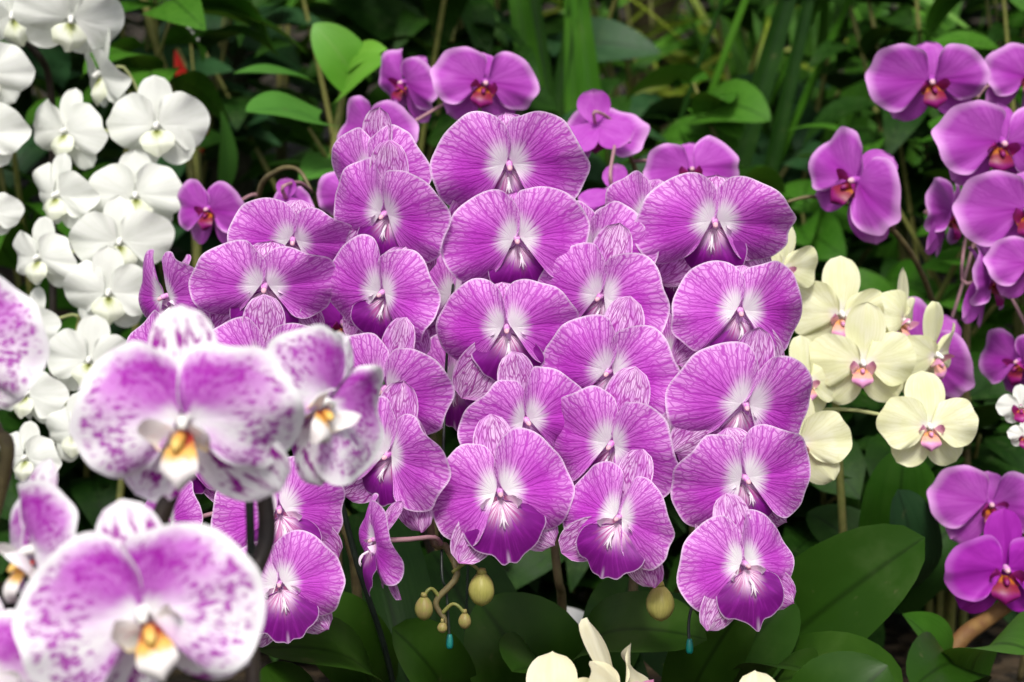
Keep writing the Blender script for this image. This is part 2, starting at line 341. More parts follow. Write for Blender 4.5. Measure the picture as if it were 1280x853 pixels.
def petal_mesh(name, outline, side, seed, mat, ns=20, nt=64, cup=0.12, wav=0.075, slit=0.035):
    rnd = random.Random(seed)
    notch = rnd.uniform(-0.02, 0.07); pts = [(x * (1 + rnd.uniform(-.045, .045)) + (notch * (0.2, 0.35, 1.0)[q - 1] if 0 < q < 4 else 0), z * (1 + rnd.uniform(-.06, .06))) for q, (x, z) in enumerate(outline)]
    O = spline(pts, nt)
    bx, bz = 0.055, 0.03
    ph = [rnd.uniform(0, 6.28) for _ in range(6)]; cu = cup * rnd.uniform(0.6, 1.5); wv = wav * rnd.uniform(0.7, 1.5)
    tw = rnd.uniform(-0.10, 0.10); puff = rnd.uniform(0.20, 0.46)
    V = []; UV = []
    for i in range(ns + 1):
        s = i / ns; s = s ** 0.9
        for j in range(nt):
            t = j / (nt - 1)
            edge = 1 + 0.006 * math.sin(23 * t * 6.28 / 3 + ph[4]) * s ** 3 + 0.005 * math.sin(57 * t + ph[5]) * s ** 4
            x = bx + (O[j][0] - bx) * s * edge; z = bz + (O[j][1] - bz) * s * edge
            r2 = x * x + z * z
            y = -0.035 - puff * (math.sqrt(r2) * (1 - math.sqrt(min(r2, 1.0)))) + cu * r2 * (0.7 + 0.6 * max(0.0, -z))
            y += slit * max(0.0, 1 - abs(x) / 0.22) ** 2 * max(0.0, z) * 1.6
            y += wv * s * s * math.sin(2.0 * 6.28 * t + ph[0]) + wv * 0.6 * s ** 3 * math.sin(4.3 * 6.28 * t + ph[1]) + 0.010 * s ** 3 * math.sin(9.0 * 6.28 * t + ph[2])
            y += 0.028 * s * (1 - 0.6 * s) * math.exp(-((t - 0.56) / 0.035) ** 2) + 0.012 * math.sin(x * 9 + ph[3]) * math.sin(z * 8 + ph[2]) * s
            y += tw * z
            V.append((side * x, y + (0.006 if side > 0 else -0.006), z)); UV.append((s, t))
    b = MB(); f_uv = UV
    b.grid(V, ns + 1, nt, f_uv)
    if side < 0: b.f = [q[::-1] for q in b.f]
    return b.build(name, mat)
def sepal_mesh(name, length, hw, ang, seed, mat, y0=0.055, back=0.14, nu=16, nv=11, peak=0.58, tipw=0.0):
    rnd = random.Random(seed); V = []; UV = []
    ph = rnd.uniform(0, 6.28); bend = rnd.uniform(-0.06, 0.06); length *= rnd.uniform(.95, 1.05); hw *= rnd.uniform(.93, 1.07)
    bk = back * rnd.uniform(0.4, 1.6)
    ca, sa = math.cos(R(ang)), math.sin(R(ang))
    for i in range(nu):
        s = i / (nu - 1)
        wd = hw * (0.22 + 0.78 * math.sin(math.pi * min(1, s / peak) / 2)) if s < peak else hw * math.sqrt(max(0.0, 1 - ((s - peak) / (1 - peak)) ** 2.1))
        for j in range(nv):
            v = j / (nv - 1) * 2 - 1
            lx = v * max(wd, 0.004) + bend * s * s; lz = 0.02 + s * length
            y = y0 + bk * s * s + 0.10 * hw * (v * v) * (1 if ph > 3 else -1) - 0.02 * math.exp(-(v / 0.15) ** 2) + 0.015 * math.sin(5 * s + ph + 2 * v)
            V.append((lx * ca + lz * sa, y, -lx * sa + lz * ca)); UV.append((s, j / (nv - 1)))
    b = MB(); b.grid(V, nu, nv, UV); return b.build(name, mat)
FAN = [(0.07, -0.10), (0.24, -0.16), (0.42, -0.22), (0.55, -0.36), (0.57, -0.54), (0.47, -0.72), (0.33, -0.82), (0.20, -0.87), (0.09, -0.97), (0.0, -1.0)]
def fan_lip_mesh(name, seed, mat, cmat, scale=1.0, fold=0.10, out=0.30, drop=0.38):
    """broad apron lip that comes forward, then hangs; white tongue of the callus in its middle"""
    rnd = random.Random(seed)
    pts = [(x, z) for x, z in FAN] + [(-x, z) for x, z in FAN[-2::-1]]
    pts = [(x * rnd.uniform(.95, 1.05) * scale, z * rnd.uniform(.96, 1.04) * scale) for x, z in pts]
    nt, ns = 49, 14
    O = spline(pts, nt); bx, bz = 0.0, -0.07
    ph = [rnd.uniform(0, 6.28) for _ in range(3)]; fo = fold * rnd.uniform(0.2, 2.2); asym = rnd.uniform(-0.10, 0.10)
    V = []; UV = []
    for i in range(ns + 1):
        s = i / ns
        for j in range(nt):
            t = j / (nt - 1)
            e = 1 + (0.025 * math.sin(31 * t + ph[0]) + 0.02 * math.sin(53 * t + ph[1])) * s ** 4
            x = bx + (O[j][0] - bx) * s * e; z = bz + (O[j][1] - bz) * s * e
            dn = max(0.0, -z - 0.07) / scale
            y = -0.05 - out * math.sin(min(1.0, dn / 0.5) * math.pi / 2) * 0.8 + drop * max(0, dn - 0.45) ** 1.5
            y += fo * (abs(x) / 0.5) ** 1.6 - 0.03 * math.exp(-(x / 0.06) ** 2) * s + asym * x + 0.05 * s * s * math.sin(9 * t + ph[2])
            y -= 0.10 * max(0.0, 1 - dn / 0.3) * (abs(x) / 0.4)
            V.append((x, y, z)); UV.append((s, t))
    b = MB(); b.grid(V, ns + 1, nt, UV)
    b.f = [q[::-1] for q in b.f]
    if cmat is not None:
        k = scale
        b.tube([(0.0, -0.20 * k, -0.20 * k), (0.005, -0.33 * k, -0.28 * k), (0.0, -0.36 * k, -0.40 * k), (0.012, -0.33 * k, -0.47 * k)], [0.024, 0.022, 0.016, 0.006], n=9, seg=6, m=1)
        for q in (-1, 1):
            b.tube([(0.01 * q, -0.30 * k, -0.27 * k), (0.035 * q, -0.35 * k, -0.36 * k), (0.07 * q, -0.33 * k, -0.43 * k)], [0.014, 0.010, 0.003], n=6, seg=5, m=1)
            V = []; UV = []
            for i in range(9):
                u = i / 8
                for j in range(7):
                    v = j / 6
                    V.append((q * (0.05 + 0.25 * math.sin(u * 1.6) * (0.7 + 0.3 * math.sin(v * 3.1))), -0.03 - 0.20 * u * (0.6 + 0.6 * v), -0.17 + (v - 0.5) * 0.26 * (1 - 0.45 * u * u) + 0.05 * u)); UV.append((0.15 + 0.85 * u, v))
            b.grid(V, 9, 7, UV, 2)
    return b.build(name, [mat, cmat or mat, M['p_side']])
def lobed_lip_mesh(name, seed, mat, smat, cmat, k=1.0, tw=1.0):
    """two erect side lobes round the column, a pointed tongue below, a small callus"""
    rnd = random.Random(seed); b = MB()
    nu, nv = 12, 9; V = []; UV = []
    for i in range(nu):
        s = i / (nu - 1)
        wd = 0.07 + 0.20 * math.sin(math.pi * min(1, s / 0.62) / 2) if s < 0.62 else 0.27 * max(0.03, 1 - ((s - 0.62) / 0.38) ** 1.5)
        for j in range(nv):
            v = j / (nv - 1) * 2 - 1
            z = -0.10 - 0.50 * s; y = -0.05 - 0.34 * math.sin(s * 2.1) + 0.10 * v * v * (0.4 + s)
            V.append((v * wd * k * tw, y * k, z * k)); UV.append((s, j / (nv - 1)))
    b.grid(V, nu, nv, UV, 0)
    for sd_ in (-1, 1):
        V = []; UV = []
        for i in range(10):
            s = i / 9
            for j in range(8):
                v = j / 7
                wd = 0.10 + 0.24 * math.sin(math.pi * min(1.0, 0.15 + s) * 0.62)
                a = -0.35 + 0.9 * v
                x = 0.07 + 0.26 * math.sin(s * 1.75) * (0.75 + 0.25 * math.sin(v * 3.14))
                y = -0.04 - 0.30 * s * (0.7 + 0.5 * v) + 0.06 * math.cos(v * 3.1)
                z = -0.18 + (v - 0.45) * wd * 1.25 * (1 - 0.35 * s * s) + 0.10 * s
                V.append((sd_ * x * k, y * k, z * k)); UV.append((0.15 + 0.85 * v * (0.4 + 0.6 * s), v))
        b.grid(V, 10, 8, UV, 1)
    b.tube([(0, -0.12 * k, -0.12 * k), (0, -0.26 * k, -0.17 * k), (0, -0.33 * k, -0.22 * k)], [0.055 * k, 0.065 * k, 0.02 * k], n=6, seg=8, m=2)
    return b.build(name, [mat, smat, cmat])
def column_mesh(name, mat, cap, k=1.0):
    b = MB()
    b.tube([(0, 0.10, 0.0), (0, -0.02, 0.03), (0, -0.09, 0.03), (0, -0.15, 0.012)], [0.05 * k, 0.065 * k, 0.056 * k, 0.05 * k], n=9, seg=10)
    b.tube([(0, -0.135, 0.018), (0, -0.18, 0.0), (0, -0.205, -0.014), (0, -0.213, -0.02)], [0.042 * k, 0.046 * k, 0.028 * k, 0.006], n=7, seg=10, m=1)
    return b.build(name, [mat, cap])

KINDS = {}
def kind(key, nvar, outline, pm, sm, lat, dors, lip, col, cap, ped, **kw):
    D = dict(pr=[], pl=[], ds=[], s1=[], s2=[], lip=[], ped=ped)
    for q in range(nvar):
        sd_ = hash_(key) + q * 17
        D['pr'].append(petal_mesh('petal', outline, 1, sd_ + 1, pm, **kw)); D['pl'].append(petal_mesh('petal', outline, -1, sd_ + 2, pm, **kw))
        D['ds'].append(sepal_mesh('dorsal_sepal', dors[0], dors[1], 0, sd_ + 3, sm))
        D['s1'].append(sepal_mesh('lateral_sepal', lat[0], lat[1], lat[2], sd_ + 4, sm)); D['s2'].append(sepal_mesh('lateral_sepal', lat[0], lat[1], -lat[2], sd_ + 5, sm))
        D['lip'].append(lip(sd_ + 6))
    D['col'] = column_mesh('flower', col, cap, 0.8 if key == 'P' else 1.0)
    KINDS[key] = D
def hash_(k): return sum(ord(c) * (i + 3) for i, c in enumerate(k))
kind('P', 6, OUT_BIG, M['p_petal'], M['p_sepal'], (1.17, 0.33, 142), (1.12, 0.36), lambda q: fan_lip_mesh('lip', q, M['p_lip'], M['callus']), M['p_col'], M['p_cap'], M['pedicel_p'])
kind('S', 3, OUT_BIG, M['s_petal'], M['s_sepal'], (1.0, 0.36, 138), (0.98, 0.29), lambda q: lobed_lip_mesh('lip', q, M['s_lip'], M['s_side'], M['s_call'], 0.92, 0.72), M['w_col'], M['w_col'], M['pedicel_w'], cup=0.06)
kind('M', 3, OUT_STD, M['m_petal'], M['m_sepal'], (0.92, 0.32, 138), (0.88, 0.33), lambda q: lobed_lip_mesh('lip', q, M['m_lip'], M['m_side'], M['m_lip'], 0.74), M['m_sepal'], M['p_cap'], M['pedicel_p'], cup=0.14)
kind('D', 2, OUT_STD, M['d_petal'], M['d_sepal'], (0.92, 0.36, 138), (0.95, 0.38), lambda q: lobed_lip_mesh('lip', q, M['m_lip'], M['m_side'], M['m_lip'], 0.9), M['p_col'], M['p_cap'], M['pedicel_p'], cup=0.02)
kind('W', 4, OUT_STD, M['w_petal'], M['w_petal'], (0.88, 0.34, 140), (0.92, 0.33), lambda q: fan_lip_mesh('lip', q, M['w_lip'], None, 0.58, 0.16), M['w_col'], M['w_col'], M['pedicel_w'], cup=0.26)
kind('Y', 3, OUT_YEL, M['y_petal'], M['y_petal'], (0.92, 0.37, 140), (1.12, 0.39), lambda q: lobed_lip_mesh('lip', q, M['y_lip'], M['y_side'], M['y_lip'], 0.76), M['w_col'], M['w_col'], M['pedicel_w'], cup=0.14)
kind('K', 1, OUT_YEL, M['c_petal'], M['c_petal'], (1.0, 0.40, 140), (1.1, 0.40), lambda q: lobed_lip_mesh('lip', q, M['y_lip'], M['y_side'], M['y_lip'], 0.9), M['w_col'], M['w_col'], M['pedicel_w'], cup=0.02)

kind('B', 1, OUT_YEL, M['w_petal'], M['w_petal'], (0.9, 0.36, 140), (1.0, 0.36), lambda q: lobed_lip_mesh('lip', q, M['m_side'], M['m_side'], M['m_side'], 1.3), M['m_side'], M['w_col'], M['pedicel_w'], cup=0.02)

class Plant:
    def __init__(s, name, label, cat, root_px, group=None, z=0.0):
        p = at(*root_px); s.base = Vector((p.x, p.y, z))
        s.o = thing(name, label, cat, s.base, group); s.fl = []
    def flower(s, k, px, py, d, wpx, yaw=0, pitch=0, roll=0, var=None, drop=(), ds=None, fold=0, lip=None, pz=1.0):
        D = KINDS[k]; rnd = random.Random(int(px * 7 + py * 13))
        sz = wpx / 2 * d / FPX; loc = at(px, py, d)
        q = var if var is not None else rnd.randrange(len(D['pr'])); q2 = rnd.randrange(len(D['pr'])); q3 = rnd.randrange(len(D['pr']))
        f = obj('flower', D['col'], s.o); mt = face(yaw, pitch, roll)
        f.location = loc - s.base; f.rotation_euler = mt.to_euler(); f.scale = (sz, sz, sz)
        for nm, ms in (('petal', D['pr'][q]), ('petal', D['pl'][q2]), ('dorsal_sepal', D['ds'][q3]), ('lateral_sepal', D['s1'][q]), ('lateral_sepal', D['s2'][q2]), ('lip', D['lip'][q3])):
            if nm in drop: continue
            c = obj(nm, ms, f)
            c.rotation_euler = (R(rnd.uniform(-5, 5)), R(rnd.uniform(-4, 4)), R(rnd.uniform(-13, 13)))
            if nm == 'petal': e = rnd.uniform(0.95, 1.05); c.scale = (e, 1, e * pz)
            if nm == 'lip' and k == 'P': e = 0.84 if lip is None else 1.0; c.scale = (e, e, e); c.rotation_euler.x = R(4 + rnd.uniform(-8, 8) if lip is None else lip); c.location.y = 0.13 if lip is None else 0.02
            if nm == 'petal': c.rotation_euler.z += R(-fold if ms is D['pr'][q] else fold)
            if nm == 'dorsal_sepal' and k in 'PM':
                e = (ds * 0.94 if ds else 0.68) * pz; c.scale = (0.88, 1, e)
                if not ds: c.rotation_euler.x = R(-14)
        s.fl.append((f, loc, mt, sz, k)); return f
    def tube(s, name, pts, rad, mat, n=24, seg=8, parent=None):
        b = MB(); b.tube([Vector(p) - s.base for p in pts], rad, n=n, seg=seg); return obj(name, b.build(name, mat), parent or s.o)
    def spike(s, idx, mat, r0=0.0035, r1=0.0018, back=0.045, rise=0.05, root=None, side=0.0, tail=None, via=()):
        """flower stem from the root, up and over, then down behind the flowers idx (top to bottom), with a pedicel to each"""
        P = [s.fl[i][1] + (s.fl[i][2] @ Vector((0, 1, 0))) * back * 0.5 + FW * back * 0.6 + RT * side for i in idx]
        Q = [P[0]] + [(P[i - 1] + P[i] * 2 + P[i + 1]) / 4 for i in range(1, len(P) - 1)] + ([P[-1]] if len(P) > 1 else [])
        top = P[0] + FW * 0.06 + Vector((0, 0, 0.012))
        rb = root or (s.base + Vector((0, 0, 0.02)))
        mid1 = rb.lerp(top, 0.5) + FW * rise * 0.6; mid2 = rb.lerp(top, 0.88) + FW * rise * 0.6
        path = [rb] + ([Vector(v) for v in via] if via else [mid1]) + [mid2, top] + Q + (tail or [])
        s.path = spline(path, 70)
        s.tube('flower_stem', s.path, [r0 * 1.25, r0, r0, (r0 + r1) / 2, r1], mat, n=None)
        for i in range(len(s.fl)): s.pedicel(i)
    def pedicel(s, i, target=None):
        f, loc, mt, sz, k = s.fl[i]
        a = loc + mt @ Vector((0, 0.10 * sz, 0)); nrm = mt @ Vector((0, 1, 0))
        P = s.path; dist = np.linalg.norm(P - np.array(a + nrm * 0.03), axis=1); e = Vector(P[int(dist.argmin())])
        if target: e = target
        inv = mt.transposed()
        pts = [inv @ ((p - loc) / sz) for p in (a, a + nrm * 0.018, (a + nrm * 0.03).lerp(e, 0.6) + Vector((0, 0, 0.004)), e)]
        b = MB(); b.tube(pts, [0.0020 / sz, 0.0017 / sz, 0.0018 / sz], n=10, seg=6); obj('pedicel', b.build('pedicel', KINDS[k]['ped']), f)
    def leaf(s, base, tip, width, mat, arch=0.04, shape='strap', roll=0, fold=0.12, name='leaf', lean=0.0, droop=0.0):
        a, c = Vector(base), Vector(tip); o = leaf_mesh(a - s.base, c - s.base, width, mat, arch, shape, roll, fold, droop, lean=lean)
        return obj(name, o, s.o)
    def bud(s, p, h, wd, mat, axis=Vector((0, 0, -1)), twist=0.0, name='bud'):
        b = bud_mesh(h, wd, mat, twist); o = obj(name, b, s.o); o.location = Vector(p) - s.base
        o.rotation_euler = axis.to_track_quat('Z', 'Y').to_euler(); return o

def bud_mesh(h, wd, mat, twist=0.0):
    b = MB(); V = []; UV = []; nu, nv = 14, 24
    for i in range(nu):
        s = i / (nu - 1); r = wd / 2 * (math.sin(math.pi * min(1, s ** 1.12)) ** 0.55 if 0 < s < 1 else 0.02)
        for j in range(nv):
            a = 2 * math.pi * j / nv + twist + 0.3 * s
            seam = 1 - 0.16 * max(0.0, math.cos(3 * a)) ** 14 * math.sin(math.pi * s)
            V.append((r * seam * math.cos(a), r * seam * math.sin(a), s * h)); UV.append((s, j / nv))
    b.grid(V, nu, nv, UV, wrap=True)
    b.tube([(0, 0, -0.002), (0, 0, h * 0.06)], [wd * 0.14, wd * 0.2], seg=8)
    return b.build('bud', mat)
def leaf_mesh(a, c, width, mat, arch=0.04, shape='strap', roll=0, fold=0.12, droop=0.0, nu=14, nv=7, seed=None, lean=0.0):
    d = c - a; L = d.length; up = Vector((0, 0, 1)).lerp(Vector((0, -1, 0.2)), lean)
    if abs(d.normalized().z) > 0.95: up = -FW
    side = d.cross(up).normalized(); nrm = side.cross(d).normalized()
    q = Matrix.Rotation(R(roll), 3, d.normalized()); side = q @ side; nrm = q @ nrm
    rnd = random.Random(seed if seed is not None else int(abs(a.x * 9173 + c.z * 7919 + L * 1000))); ph = rnd.uniform(0, 6.28)
    V = []; UV = []
    for i in range(nu):
        s = 1 - (1 - i / (nu - 1)) ** 1.5
        p = a + d * s + nrm * (arch * 4 * s * (1 - s)) - Vector((0, 0, 1)) * droop * s * s
        if shape == 'strap': wd = (0.55 + 0.45 * math.sin(min(1, s / 0.55) * 1.57)) if s < 0.6 else math.sqrt(max(0, 1 - ((s - 0.6) / 0.4) ** 2.6))
        elif shape == 'ovate': wd = math.sin(math.pi * s ** 0.75) ** 0.8 if 0 < s < 1 else 0
        elif shape == 'heart': wd = (0.75 + 0.25 * math.sin(min(1, s / 0.3) * 1.57)) if s < 0.3 else (1 - ((s - 0.3) / 0.7) ** 2) ** 0.7 if s < 1 else 0
        elif shape == 'blade': wd = min(1, 0.6 + s * 2) * (1 - s ** 3)
        else: wd = 1 - 0.75 * s
        hw = max(0.0004, width / 2 * wd)
        for j in range(nv):
            v = j / (nv - 1) * 2 - 1
            k = fold * (abs(v) ** 1.2) * hw + 0.05 * hw * math.sin(s * 7 + ph + v * 1.5) * abs(v)
            off = d.normalized() * (-0.22 * L * (1 - s) ** 3 * abs(v) ** 1.5 if shape == 'heart' else 0)
            V.append(p + side * v * hw + nrm * k + off); UV.append((s, j / (nv - 1)))
    b = MB(); b.grid(V, nu, nv, UV); return b.build('leaf', mat)

def mat_leaf(name, a, b, rough=0.38, trans=0.06, midc=None, spec=0.5, coat=0.0, ribs=1.0):
    g = G(name); s, t = g.uv(); r = g.mul(g.rand(), 13.0)
    n = g.noise(g.objc(), 14.0, 4.0, 0.6)
    ln = g.noise(g.xyz(g.add(g.mul(t, 26.0), r), g.mul(s, 2.0), 0.0), 1.0, 2.0)
    f = g.add(g.mul(n, 0.6), g.add(g.mul(ln, 0.25 * ribs), g.mul(g.rand(), 0.25)))
    col = g.mix(g.ss(f, 0.3, 0.8), a, b)
    mid = g.bump_at(t, 0.5, 0.05)
    col = g.mix(g.mul(mid, 0.75), col, midc or tuple(x * 0.45 for x in a))
    spot = g.ss(g.noise(g.objc(), 55.0, 3.0), 0.68, 0.75)
    col = g.mix(g.mul(spot, 0.35), col, (0.10, 0.10, 0.04))
    dust = g.mul(g.ss(g.noise(g.objc(), 7.0, 5.0, 0.7), 0.5, 0.75), 0.22)
    col = g.mix(dust, col, (0.10, 0.13, 0.06))
    rg = g.add(rough - 0.16, g.mul(n, 0.36))
    return g.out(col, rg, spec, trans, tcol=g.mix(0.5, col, (0.14, 0.26, 0.02)), normal=g.bump(g.add(g.mul(ln, ribs), n), 0.18, 0.003), coat=coat)
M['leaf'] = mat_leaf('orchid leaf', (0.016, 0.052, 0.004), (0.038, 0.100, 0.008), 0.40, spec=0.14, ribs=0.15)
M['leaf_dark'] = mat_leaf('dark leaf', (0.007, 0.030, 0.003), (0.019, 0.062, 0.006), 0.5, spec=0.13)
M['leaf_mid'] = mat_leaf('mid green leaf', (0.024, 0.098, 0.006), (0.055, 0.165, 0.014), 0.5, 0.15, spec=0.13)
M['leaf_fresh'] = mat_leaf('fresh green leaf', (0.055, 0.18, 0.025), (0.09, 0.25, 0.04), 0.5, 0.2, spec=0.15, midc=(0.05, 0.15, 0.03))
M['leaf_bright'] = mat_leaf('bright green leaf', (0.10, 0.32, 0.02), (0.18, 0.43, 0.04), 0.5, 0.3, midc=(0.16, 0.36, 0.05))
M['leaf_yellow'] = mat_leaf('yellow green blade', (0.22, 0.34, 0.02), (0.40, 0.48, 0.05), 0.5, 0.3, midc=(0.34, 0.38, 0.06))
M['leaf_blue'] = mat_leaf('blue green leaf', (0.010, 0.042, 0.012), (0.024, 0.076, 0.024), 0.5, 0.06, spec=0.25)
M['stalk'] = mat_leaf('green reed stalk', (0.028, 0.105, 0.006), (0.055, 0.160, 0.012), 0.5, 0.05, spec=0.13)

# ------------------------------------------------------------------ the ground
def mat_ground():
    g = G('dark bark mulch'); o = g.objc()
    v = g.n('ShaderNodeTexVoronoi'); g.put(v.inputs['Vector'], o); v.inputs['Scale'].default_value = 38.0
    n = g.noise(o, 9.0, 5.0, 0.6)
    col = g.mix(g.ss(g.sep(v.outputs['Color'])[0], 0.2, 0.9), (0.012, 0.009, 0.006), (0.055, 0.038, 0.022))
    col = g.mix(g.mul(g.ss(n, 0.5, 0.7), 0.5), col, (0.02, 0.03, 0.012))
    return g.out(col, 0.85, 0.2, normal=g.bump(g.add(v.outputs['Distance'], n), 0.9, 0.02))
b = MB(); N = 40
xs = np.linspace(-1, 1, N); V = []
for i in range(N):
    for j in range(N):
        x = math.copysign(abs(xs[j]) ** 2.2 * 60, xs[j]); y = math.copysign(abs(xs[i]) ** 2.2 * 60, xs[i]) + 2
        V.append((x, y, 0.015 * math.sin(x * 7.1 + y * 3) * math.cos(y * 5.3)))
b.grid(V, N, N, [(0, 0)] * len(V))
gr = obj('ground', b.build('ground', mat_ground())); gr['kind'] = 'structure'

# ------------------------------------------------------------------ the veined purple orchids
GP = 'veined purple orchids in the middle of the display'
# left cascade, behind the spotted orchids
E = Plant('orchid_plant', 'veined purple orchid cascading behind the white orchids blotched with purple', 'orchid', (400, 600, 1.68), GP)
E.flower('P', 366, 300, 1.50, 158, 4, -24, 6, pz=0.82)
E.flower('P', 331, 358, 1.455, 188, 2, -23, 1, var=0, pz=0.76)
E.flower('P', 212, 372, 1.50, 150, -62, -10, 0)
E.flower('P', 222, 452, 1.46, 158, -26, -16, -4)
E.flower('P', 330, 456, 1.425, 172, 4, -18, 2, pz=0.9, ds=1.06)
E.flower('P', 236, 560, 1.45, 150, -30, -8, 0)
E.flower('P', 349, 638, 1.405, 168, 8, -4, -8, lip=0)
E.flower('P', 214, 652, 1.43, 140, -52, -4, 4, ds=1.06)
E.flower('P', 350, 731, 1.38, 150, 2, 0, -8, lip=0)
E.spike([0, 1, 4, 6, 8], M['stem'], via=[at(425, 760, 1.62)])
# second cascade, its stem ending in small buds
A = Plant('orchid_plant', 'veined purple orchid whose stem ends in a zigzag of small green buds', 'orchid', (462, 900, 1.66), GP)
A.flower('P', 470, 222, 1.52, 158, -42, -16, 12, ds=1.06)
A.flower('P', 483, 268, 1.475, 166, -26, -20, 14, ds=1.06)
A.flower('P', 480, 367, 1.45, 162, -24, -12, 14)
A.flower('P', 482, 487, 1.425, 172, -26, -16, 18, ds=1.06)
A.flower('P', 488, 569, 1.40, 172, -28, -12, 18, ds=1.06)
A.flower('P', 474, 676, 1.385, 140, -66, 0, 6, lip=0)
tail = [at(540, 672, 1.43), at(558, 684, 1.425), at(571, 720, 1.42), at(545, 752, 1.42), at(556, 775, 1.42), at(553, 788, 1.42)]
A.spike([0, 1, 2, 3, 4], M['stem'], tail=tail, side=0.01, via=[at(445, 720, 1.63), at(420, 600, 1.62)])
for p0, p1, p2, h, wd, mt_ in ((at(566, 716, 1.42), at(590, 706, 1.415), at(602, 716, 1.415), 0.0255, 0.0190, 'bud'), (at(550, 748, 1.42), at(535, 738, 1.415), at(530, 746, 1.415), 0.0185, 0.0135, 'bud_pink'),
                               (at(552, 768, 1.42), at(572, 757, 1.415), at(581, 767, 1.415), 0.0125, 0.0095, 'bud_pink'), (at(554, 786, 1.42), at(553, 777, 1.415), at(553, 779, 1.415), 0.0085, 0.0075, 'bud_pink')):
    A.tube('bud_stalk', [p0, p0.lerp(p1, 0.6) + UP * 0.003, p1, p2], [0.0016, 0.0013, 0.0014], M['stem_green'], n=10, seg=6)
    A.bud(p2 + UP * 0.001, h, wd, M[mt_], -UP + FW * 0.1)
A.tube('flower_stem_tip', [Vector(q) for q in tail[1:]], [0.0024, 0.0020, 0.0014], M['stem_green'], n=30)
# centre cascade
B = Plant('orchid_plant', 'veined purple orchid with the tallest cascade, its lowest bloom showing a broad dark lip', 'orchid', (712, 860, 1.70), GP)
B.flower('P', 636, 206, 1.50, 188, 5, -22, -3, var=1, pz=0.92)
B.flower('P', 646, 300, 1.475, 176, 3, -14, -6, var=2, pz=0.9)
B.flower('P', 634, 411, 1.45, 182, -2, -14, -3, var=3, pz=0.88)
B.flower('P', 656, 526, 1.425, 172, 20, -14, -10, var=4, pz=0.9, ds=1.06)
B.flower('P', 625, 617, 1.395, 178, 4, -4, -9, var=5, lip=0, ds=1.06)
B.flower('P', 566, 372, 1.54, 140, -10, -10, 6); B.flower('P', 572, 480, 1.52, 140, -12, -8, 8); B.flower('P', 700, 470, 1.53, 130, -8, -8, 4)
B.spike([0, 1, 2, 3, 4], M['stem'], side=0.012, via=[at(703, 770, 1.66), at(694, 690, 1.64)])
# fourth cascade
Cc = Plant('orchid_plant', 'veined purple orchid with left-turned blooms above one plump hanging bud', 'orchid', (800, 880, 1.70), GP)
Cc.flower('P', 812, 270, 1.56, 122, -20, -22, 10)
Cc.flower('P', 742, 314, 1.515, 158, -28, -20, 16)
Cc.flower('P', 752, 371, 1.475, 164, -26, -16, 18, ds=1.06)
Cc.flower('P', 763, 465, 1.445, 174, -25, -14, 18, ds=1.06)
Cc.flower('P', 766, 556, 1.42, 176, -25, -14, 18, ds=1.06)
Cc.flower('P', 775, 648, 1.39, 160, -24, -2, 16, lip=0, ds=1.06)
bud_top = at(824, 730, 1.42)
Cc.flower('P', 846, 336, 1.55, 130, -10, -10, 8); Cc.flower('P', 842, 446, 1.53, 140, -14, -8, 10); Cc.flower('P', 838, 548, 1.51, 136, -12, -6, 8)
Cc.spike([0, 1, 2, 3, 4, 5], M['stem'], side=0.02, tail=[at(806, 690, 1.45), at(818, 716, 1.43), bud_top], via=[at(790, 760, 1.66)])
Cc.bud(bud_top, 0.0270, 0.0205, M['bud'], -UP + RT * 0.05)
# right cascade
Dd = Plant('orchid_plant', 'veined purple orchid cascading beside the pale yellow orchid', 'orchid', (880, 900, 1.68), GP)
Dd.flower('P', 893, 277, 1.50, 192, -1, -21, 1, var=3, pz=0.8)
Dd.flower('P', 924, 390, 1.46, 176, 4, -14, 4, var=1, pz=0.92)
Dd.flower('P', 930, 507, 1.43, 180, 8, -14, 14, var=2, ds=1.06)
Dd.flower('P', 930, 599, 1.405, 172, 16, -12, -14, var=0)
Dd.flower('P', 929, 706, 1.375, 158, 22, -4, -14, var=5, lip=0, ds=1.06)
Dd.spike([0, 1, 2, 3, 4], M['stem'], side=-0.01, via=[at(870, 780, 1.66)])

# plain deep magenta orchid glimpsed through the gaps of the cascades
Dk = Plant('orchid_plant', 'deep magenta orchid in the shade, glimpsed between the veined purple cascades', 'orchid', (640, 800, 1.80))
Dk.flower('D', 428, 405, 1.60, 120, 10, -10, 0); Dk.flower('D', 575, 330, 1.64, 120, -10, -6, 0); Dk.flower('D', 705, 500, 1.60, 110, 0, -6, 8)
Dk.flower('D', 716, 605, 1.62, 120, -14, 0, 0); Dk.flower('D', 425, 560, 1.60, 116, 12, 0, 0); Dk.flower('D', 690, 395, 1.62, 110, 0, 0, 10)
Dk.flower('D', 846, 415, 1.64, 100, 0, 0, 0)
Dk.spike([0, 1, 2, 3], M['stem_dark'])
Dk.path = np.array(Dk.path)

